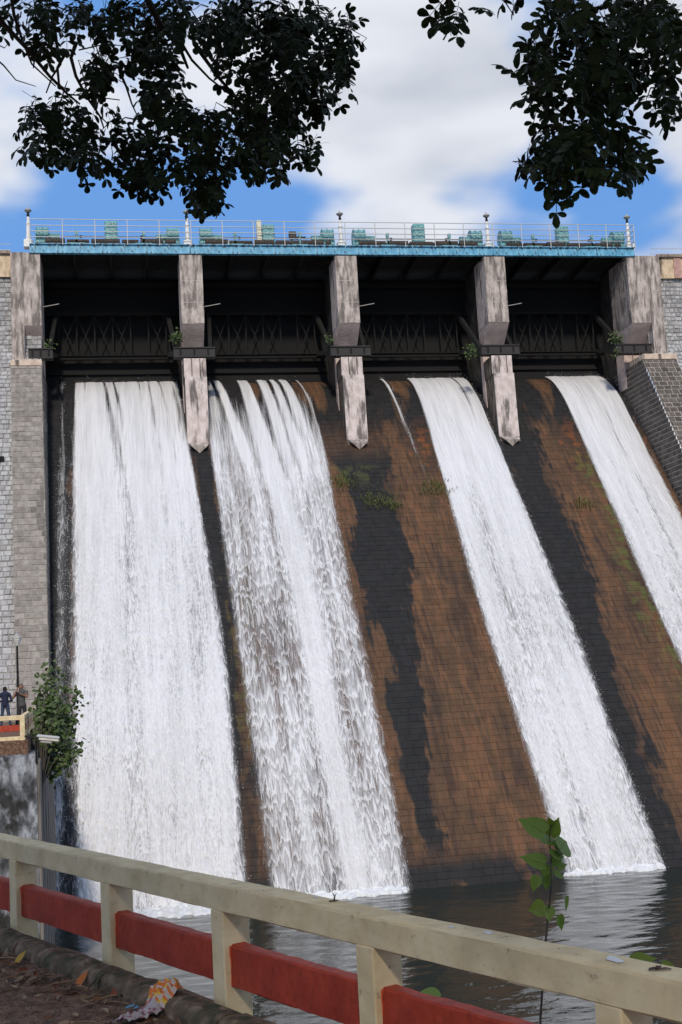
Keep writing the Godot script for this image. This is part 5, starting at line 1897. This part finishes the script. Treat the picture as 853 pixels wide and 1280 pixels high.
func make_plants() -> void:
	# sapling beyond the railing: each big leaf its own part
	var d := 5.0
	var t := thing("sapling", "thin sapling with broad heart-shaped leaves rising behind the railing", "sapling", seen_at(672, 1400, d))
	var s := Shape.new()
	var pts := []
	for q in [[672, 1400], [676, 1270], [682, 1180], [686, 1140], [689, 1110], [689, 1075], [687, 1045], [690, 1030]]:
		pts.append(seen_at(q[0], q[1], d))
	s.tube(pts, [0.006, 0.005, 0.0045, 0.004, 0.0035, 0.003, 0.0025, 0.002], 8)
	part("stem", s, M.bark, t)
	# [leaf base px, tip px, width share, lean of the blade, tone]
	for q in [[681, 1041, 647, 1021, 0.72, 0.3, 0.62], [688, 1044, 700, 1022, 0.72, 0.2, 1.25], [686, 1056, 682, 1040, 0.8, 0.5, 1.0], [700, 1062, 711, 1050, 0.8, 0.1, 1.1], [694, 1060, 708, 1064, 0.6, 0.5, 0.7],
			[690, 1069, 708, 1068, 0.45, 0.7, 0.45], [682, 1080, 649, 1069, 0.62, 0.6, 0.38], [683, 1081, 683, 1103, 0.82, 0.05, 1.3], [690, 1078, 704, 1074, 0.8, 0.2, 0.9], [697, 1084, 710, 1080, 0.7, 0.2, 1.2], [694, 1090, 706, 1099, 0.5, 0.2, 1.0],
			[672, 1095, 666, 1116, 0.62, 0.1, 1.15], [684, 1095, 684, 1114, 0.7, 0.3, 0.8], [680, 1134, 660, 1138, 0.95, 0.1, 1.4], [683, 1132, 688, 1152, 0.8, 0.05, 1.35], [709, 1120, 708, 1141, 0.25, 0.1, 0.8], [699, 1144, 704, 1165, 0.5, 0.2, 0.7], [690, 1034, 686, 1022, 0.4, 0.2, 1.3]]:
		var a := seen_at(q[0], q[1], d + rng.randf_range(-0.05, 0.05))
		var b := seen_at(q[2], q[3], d + rng.randf_range(-0.06, 0.06))
		var dir := (b - a).normalized()
		var flat := (Vector3(rng.randf_range(-0.3, 0.3), q[5] + 0.15, 1.0)).normalized()
		flat = (flat - dir * flat.dot(dir)).normalized()
		var l := a.distance_to(b)
		s = Shape.new()
		var tone: Color = Color(1.25, 1.1, 0.6) if q[6] > 1.2 else Color(0.9, 1.0, 0.85)      # some leaves are turning yellow
		heart(s, a, dir, flat, l, l * q[4] * 1.15, tone)
		var stalk := seen_at(688, minf(q[1] + 9.0, 1150), d)
		s.tube([stalk, stalk.lerp(a, 0.5) + Vector3(0, 0.01, 0), a, a + dir * l * 0.5], [0.0014, 0.0012, 0.001, 0.0008], 5, Color(1.5, 1.3, 0.8))
		part("leaf", s, M.peepal, t)
	# low plants whose leaves just clear the railing
	for w in [[800, 1200, 4.3, 1.5, "young plant with two yellow-green leaves showing over the railing top", [[788, 1206, 820, 1196], [826, 1206, 848, 1214]]], [532, 1246, 5.2, 0.8, "dark green leaf of a low plant seen under the top rail beside the sapling", [[550, 1250, 522, 1240]]], [205, 1240, 6.4, 0.9, "small weed with a bright leaf sprouting on the kerb", [[200, 1256, 197, 1247]]]]:
		var base := seen_at(w[0], w[1] + 120, w[2])
		if w[0] < 300:
			base = rail_point(-5.55, -0.2, 0.06)
		t = thing("small_plant", w[4], "plant", base)
		var hub := seen_at(w[0], w[1] + 16, w[2])
		s = Shape.new()
		s.tube([base, base.lerp(hub, 0.6), hub], [0.006, 0.004, 0.003], 6)
		part("stem", s, M.twig, t)
		for q in w[5]:
			var a := seen_at(q[0], q[1], w[2])
			var b := seen_at(q[2], q[3], w[2] - 0.05)
			var dir := (b - a).normalized()
			var flat := Vector3(0.1, 0.7, 0.8)
			flat = (flat - dir * flat.dot(dir)).normalized()
			s = Shape.new()
			heart(s, a, dir, flat, a.distance_to(b), a.distance_to(b) * 0.75, Color(1.25, 1.1, 0.6) if w[3] > 1.0 else Color(0.9, 1.0, 0.85))
			s.tube([hub, a], [0.002], 5)
			part("leaf", s, M.peepal, t)
	# shrub rooted in the platform corner
	var root := Vector3(-2.66, -1.5, -40.6)
	t = thing("shrub", "tall green leafy shrub growing from the corner of the viewing platform", "shrub", root)
	s = Shape.new()
	var tips := []
	for q in [[62, 835], [55, 850], [80, 855], [98, 868], [70, 880], [55, 890], [90, 905], [98, 932], [68, 935], [50, 875], [75, 950], [62, 915], [82, 885], [70, 845]]:
		tips.append(seen_at(q[0], q[1], rng.randf_range(40.8, 42.4)))
	for q in tips:
		s.tube([root, root.lerp(q, 0.4) + Vector3(-0.1, 0.25, 0.1), root.lerp(q, 0.75) + Vector3(0, 0.1, 0), q], [0.022, 0.016, 0.011, 0.006], 6)
	part("trunk", s, M.twig, t)
	s = Shape.new()
	for q in tips:
		for k in 115:
			var f := rng.randf_range(0.45, 1.06)
			var at: Vector3 = root.lerp(q, f) + Vector3(rng.randfn(0, 0.15), rng.randfn(0, 0.17), rng.randfn(0, 0.17))
			var dir := Vector3(rng.randfn(0, 0.6), rng.randf_range(-1.0, 0.1), rng.randfn(0, 0.5) + 0.2).normalized()
			var flat := Vector3(rng.randfn(0, 0.6), rng.randf_range(0.1, 1.0), rng.randfn(0, 0.5) + 0.5)
			flat = (flat - dir * flat.dot(dir)).normalized()
			var l := rng.randf_range(0.12, 0.21)
			var k2 := rng.randf_range(0.6, 1.5)
			leaflet(s, at, dir, flat, l, l * 0.7, Color(k2, k2, k2 * 0.85))
	part("crown", s, M.shrub, t)
	# weeds rooted in the joints of the slope and on the piers
	var spots := [[430, 604, 24, "loose tuft of green weeds on the brown slope below the third pier from the platform"], [468, 625, 30, "yellowing tuft of weeds on the black band below the third pier from the platform"], [545, 612, 34, "sparse dry weeds on the brown slope beside the narrow stream"], [492, 634, 14, "little green weed at the edge of the black band of slime"], [729, 632, 16, "bright green weed on the brown slope beside the stream farthest from the platform"]]
	for w in spots:
		var dirp := seen_at(w[0], w[1], 1.0) - Vector3(0, E, 0)
		# where that line of sight meets the slope
		var k := (-66.61) / (dirp.z + 0.8145 * dirp.y)
		var c := Vector3(0, E, 0) + dirp * k
		t = thing("weed_tuft", w[3], "weeds", c, "weeds growing on the dam")
		s = Shape.new()
		for b in w[2] * 4:
			var at := c + Vector3(rng.randfn(0, w[2] * 0.02), 0, 0)
			at.y += rng.randfn(0, w[2] * 0.012)
			at.z = z_face(at.y)
			var l := rng.randf_range(0.15, 0.6)
			var tip := at + Vector3(rng.randfn(0, 0.12), l * 0.6, l * 0.5)
			var end := tip + Vector3(rng.randfn(0, 0.12), -l * 0.5, l * 0.3)
			var tone := Color(rng.randf_range(0.5, 1.3), rng.randf_range(0.6, 1.1), 0.6)
			s.quad(at - Vector3(0.012, 0, 0), at + Vector3(0.012, 0, 0), tip + Vector3(0.014, 0, 0), tip - Vector3(0.014, 0, 0), tone, Vector3(0, 0.5, 1))
			s.tri(tip + Vector3(0.014, 0, 0), tip - Vector3(0.014, 0, 0), end, tone, Vector3(0, 0.5, 1))
		part("blades", s, M.weed, t).set_meta("kind", "stuff")
	for w in [[221, 420, 0.42, 90, "round-leaved plant on the gate arm beside the second pier from the platform"], [588, 441, 0.55, 70, "pale drooping plant hanging at the trunnion beam of the fourth pier from the platform"], [771, 422, 0.5, 70, "bushy plant on the flank of the end pier farthest from the platform"], [770, 442, 0.3, 30, "small plant under the trunnion beam of the end pier farthest from the platform"], [61, 431, 0.35, 45, "shaded plant on the trunnion beam of the end pier above the platform"], [412, 424, 0.3, 26, "little plant beside the third pier from the platform"]]:
		var ray := seen_at(w[0], w[1], 1.0) - Vector3(0, E, 0)
		var c := Vector3(0, E, 0) + ray * (-79.75 / ray.z)      # on the plane of the pier fronts
		t = thing("pier_plant", w[4], "plant", c - Vector3(0, w[2] * 0.6, 0), "plants growing on the piers")
		s = Shape.new()
		for b in w[3]:
			var at: Vector3 = c + Vector3(rng.randfn(0, w[2] * 0.45), rng.randfn(0, w[2] * 0.5), rng.randfn(0, 0.25))
			var dir := Vector3(rng.randfn(0, 0.6), rng.randf_range(-1.0, 0.2), rng.randfn(0, 0.5)).normalized()
			var flat := Vector3(rng.randfn(0, 0.6), 0.6, 0.7)
			flat = (flat - dir * flat.dot(dir)).normalized()
			var l := rng.randf_range(0.14, 0.26)
			leaflet(s, at, dir, flat, l, l * 0.7, Color.WHITE * rng.randf_range(0.6, 1.4))
		part("leaves", s, M.shrub, t)
		s = Shape.new()
		for b in 4:
			s.tube([c - Vector3(rng.randfn(0, 0.05), w[2] * 0.6, 0), c + Vector3(rng.randfn(0, 0.15), rng.randfn(0, 0.15), 0.05)], [0.015, 0.008], 5)
		part("stem", s, M.twig, t)

# ------------------------------------------------------------------ what lies on the bank

func make_litter() -> void:
	var s := Shape.new()
	var browns := [Color(0.16, 0.085, 0.04), Color(0.24, 0.15, 0.08), Color(0.1, 0.055, 0.03), Color(0.3, 0.2, 0.12), Color(0.2, 0.07, 0.03), Color(0.32, 0.24, 0.17)]
	for k in 800:
		var near := k % 3 != 0
		var off := -0.24 - (absf(rng.randfn(0, 0.22)) if near else rng.randf_range(0.0, 2.2))
		var p := rail_point(rng.randf_range(-9.5, -3.5), off, 0.045)
		var dir := Vector3(rng.randfn(0, 1), rng.randf_range(-0.15, 0.5), rng.randfn(0, 1)).normalized()
		var flat := Vector3(rng.randfn(0, 0.4), 1, rng.randfn(0, 0.4))
		flat = (flat - dir * flat.dot(dir)).normalized()
		var l := rng.randf_range(0.025, 0.085)
		leaflet(s, p, dir, flat, l, l * rng.randf_range(0.15, 0.5), browns[rng.randi() % browns.size()] * rng.randf_range(0.6, 1.1))
	for k in 90:
		var p := rail_point(rng.randf_range(-9.5, -3.5), -0.25 - absf(rng.randfn(0, 0.5)), 0.045)
		var a := rng.randf() * TAU
		var l := rng.randf_range(0.06, 0.3)
		s.tube([p, p + Vector3(cos(a), 0.03, sin(a)) * l * 0.5, p + Vector3(cos(a + 0.2), 0.02, sin(a + 0.2)) * l], [0.005, 0.004, 0.003], 5, browns[3] * rng.randf_range(0.5, 1.2))
	var li := part("leaf_litter", s, M.dry)
	tag(li, "brown dead leaves and twigs drifted along the kerb", "leaf litter", "", "stuff")
	# crumpled wrapper
	var c := Vector3(0.035, 0.05, -5.74)
	var w := thing("food_wrapper", "crumpled pale foil snack wrapper with an orange and yellow end lying by the kerb", "wrapper", c)
	var crease := noise(501, 9.0, 3)
	var ax := Vector3(0.66, 0.0, -0.75).normalized()
	var ac := Vector3(0.75, 0, 0.66).normalized()
	for half in 2:
		s = Shape.new()
		var nu := 14
		var nv := 8
		var u0 := -0.15 if half == 0 else 0.08
		var u1 := 0.08 if half == 0 else 0.2
		for i in nu:
			for j in nv:
				var q := []
				for e in [[0, 0], [1, 0], [1, 1], [0, 1]]:
					var u := lerpf(u0, u1, (i + e[0]) / float(nu))
					var v := lerpf(-0.05, 0.05, (j + e[1]) / float(nv)) * (1.0 + 0.5 * smoothstep(0.05, 0.17, u))
					q.append(c + ax * u + ac * v + Vector3(0, 0.03 + crease.get_noise_2d(u * 1.6, v * 1.6) * 0.028 - v * v * 6.0 + 0.09 * smoothstep(0.04, 0.17, u), 0))
				var col := Color(0.42, 0.38, 0.4)
				var k := crease.get_noise_2d(i * 0.07 + 5.0, j * 0.09)
				if half == 1:
					col = Color(0.6, 0.16, 0.03) if k > 0.05 else (Color(0.62, 0.4, 0.05) if k > -0.15 else Color(0.5, 0.42, 0.4))
				elif k > 0.22:
					col = Color(0.3, 0.12, 0.16)
				s.quad(q[0], q[1], q[2], q[3], col, Vector3.UP)
		part("foil" if half == 0 else "printed_end", s, M.tinted, w)
	s = Shape.new()
	var b := Vector3(-0.01, 0.055, -5.88)
	for i in 5:
		var a := b + Vector3(rng.randfn(0, 0.014), rng.randf_range(0, 0.015), rng.randfn(0, 0.012))
		s.quad(a, a + Vector3(0.016, 0.005, 0), a + Vector3(0.018, 0.01, -0.014), a + Vector3(0.0, 0.002, -0.016), Color(0.08, 0.32, 0.55), Vector3.UP)
	tag(part("paper_scrap", s, M.tinted), "tiny scrap of blue paper beside the snack wrapper", "scrap")
	for q in [[-0.27, -6.5, 0.085, Color(0.42, 0.13, 0.03), "upright orange dead leaf standing beside the kerb"], [-0.62, -7.15, 0.08, Color(0.42, 0.26, 0.04), "yellow-brown dead leaf lying against the kerb"], [-0.1, -6.2, 0.08, Color(0.2, 0.05, 0.02), "dark red dead leaf lying near the snack wrapper"]]:
		s = Shape.new()
		var a := Vector3(q[0], 0.045, q[1])
		heart(s, a, Vector3(0.4, 0.55, -0.3).normalized(), Vector3(-0.5, 0.6, 0.5).normalized(), q[2], q[2] * 0.6, q[3])
		tag(part("dead_leaf", s, M.dry), q[4], "leaf")
	s = Shape.new()
	var tw := rail_point(-4.17, 0.09, E - 0.9)
	s.tube([tw, tw + Vector3(0.004, 0.018, 0.0), tw + Vector3(-0.004, 0.032, 0.004)], [0.004, 0.003, 0.002], 6)
	s.tube([tw + Vector3(0.004, 0.018, 0), tw + Vector3(0.012, 0.03, 0)], [0.002, 0.001], 5)
	s.tube([tw + Vector3(-0.02, 0.002, 0), tw + Vector3(0.015, 0.003, 0.01)], [0.003, 0.002], 5)
	tag(part("twig", s, M.twig), "tiny broken twig standing on the railing top", "twig")
	s = Shape.new()
	tw = rail_point(-2.5, 0.05, E - 0.899)
	for k in 4:
		leaflet(s, tw + Vector3(rng.randfn(0, 0.01), 0.002, rng.randfn(0, 0.01)), Vector3(rng.randfn(0, 1), 0.15, rng.randfn(0, 1)).normalized(), Vector3.UP, 0.045, 0.02, Color(0.07, 0.04, 0.025))
	tag(part("dead_leaf", s, M.dry), "small curled dark leaf lying on the railing top beside the bird droppings", "leaf")
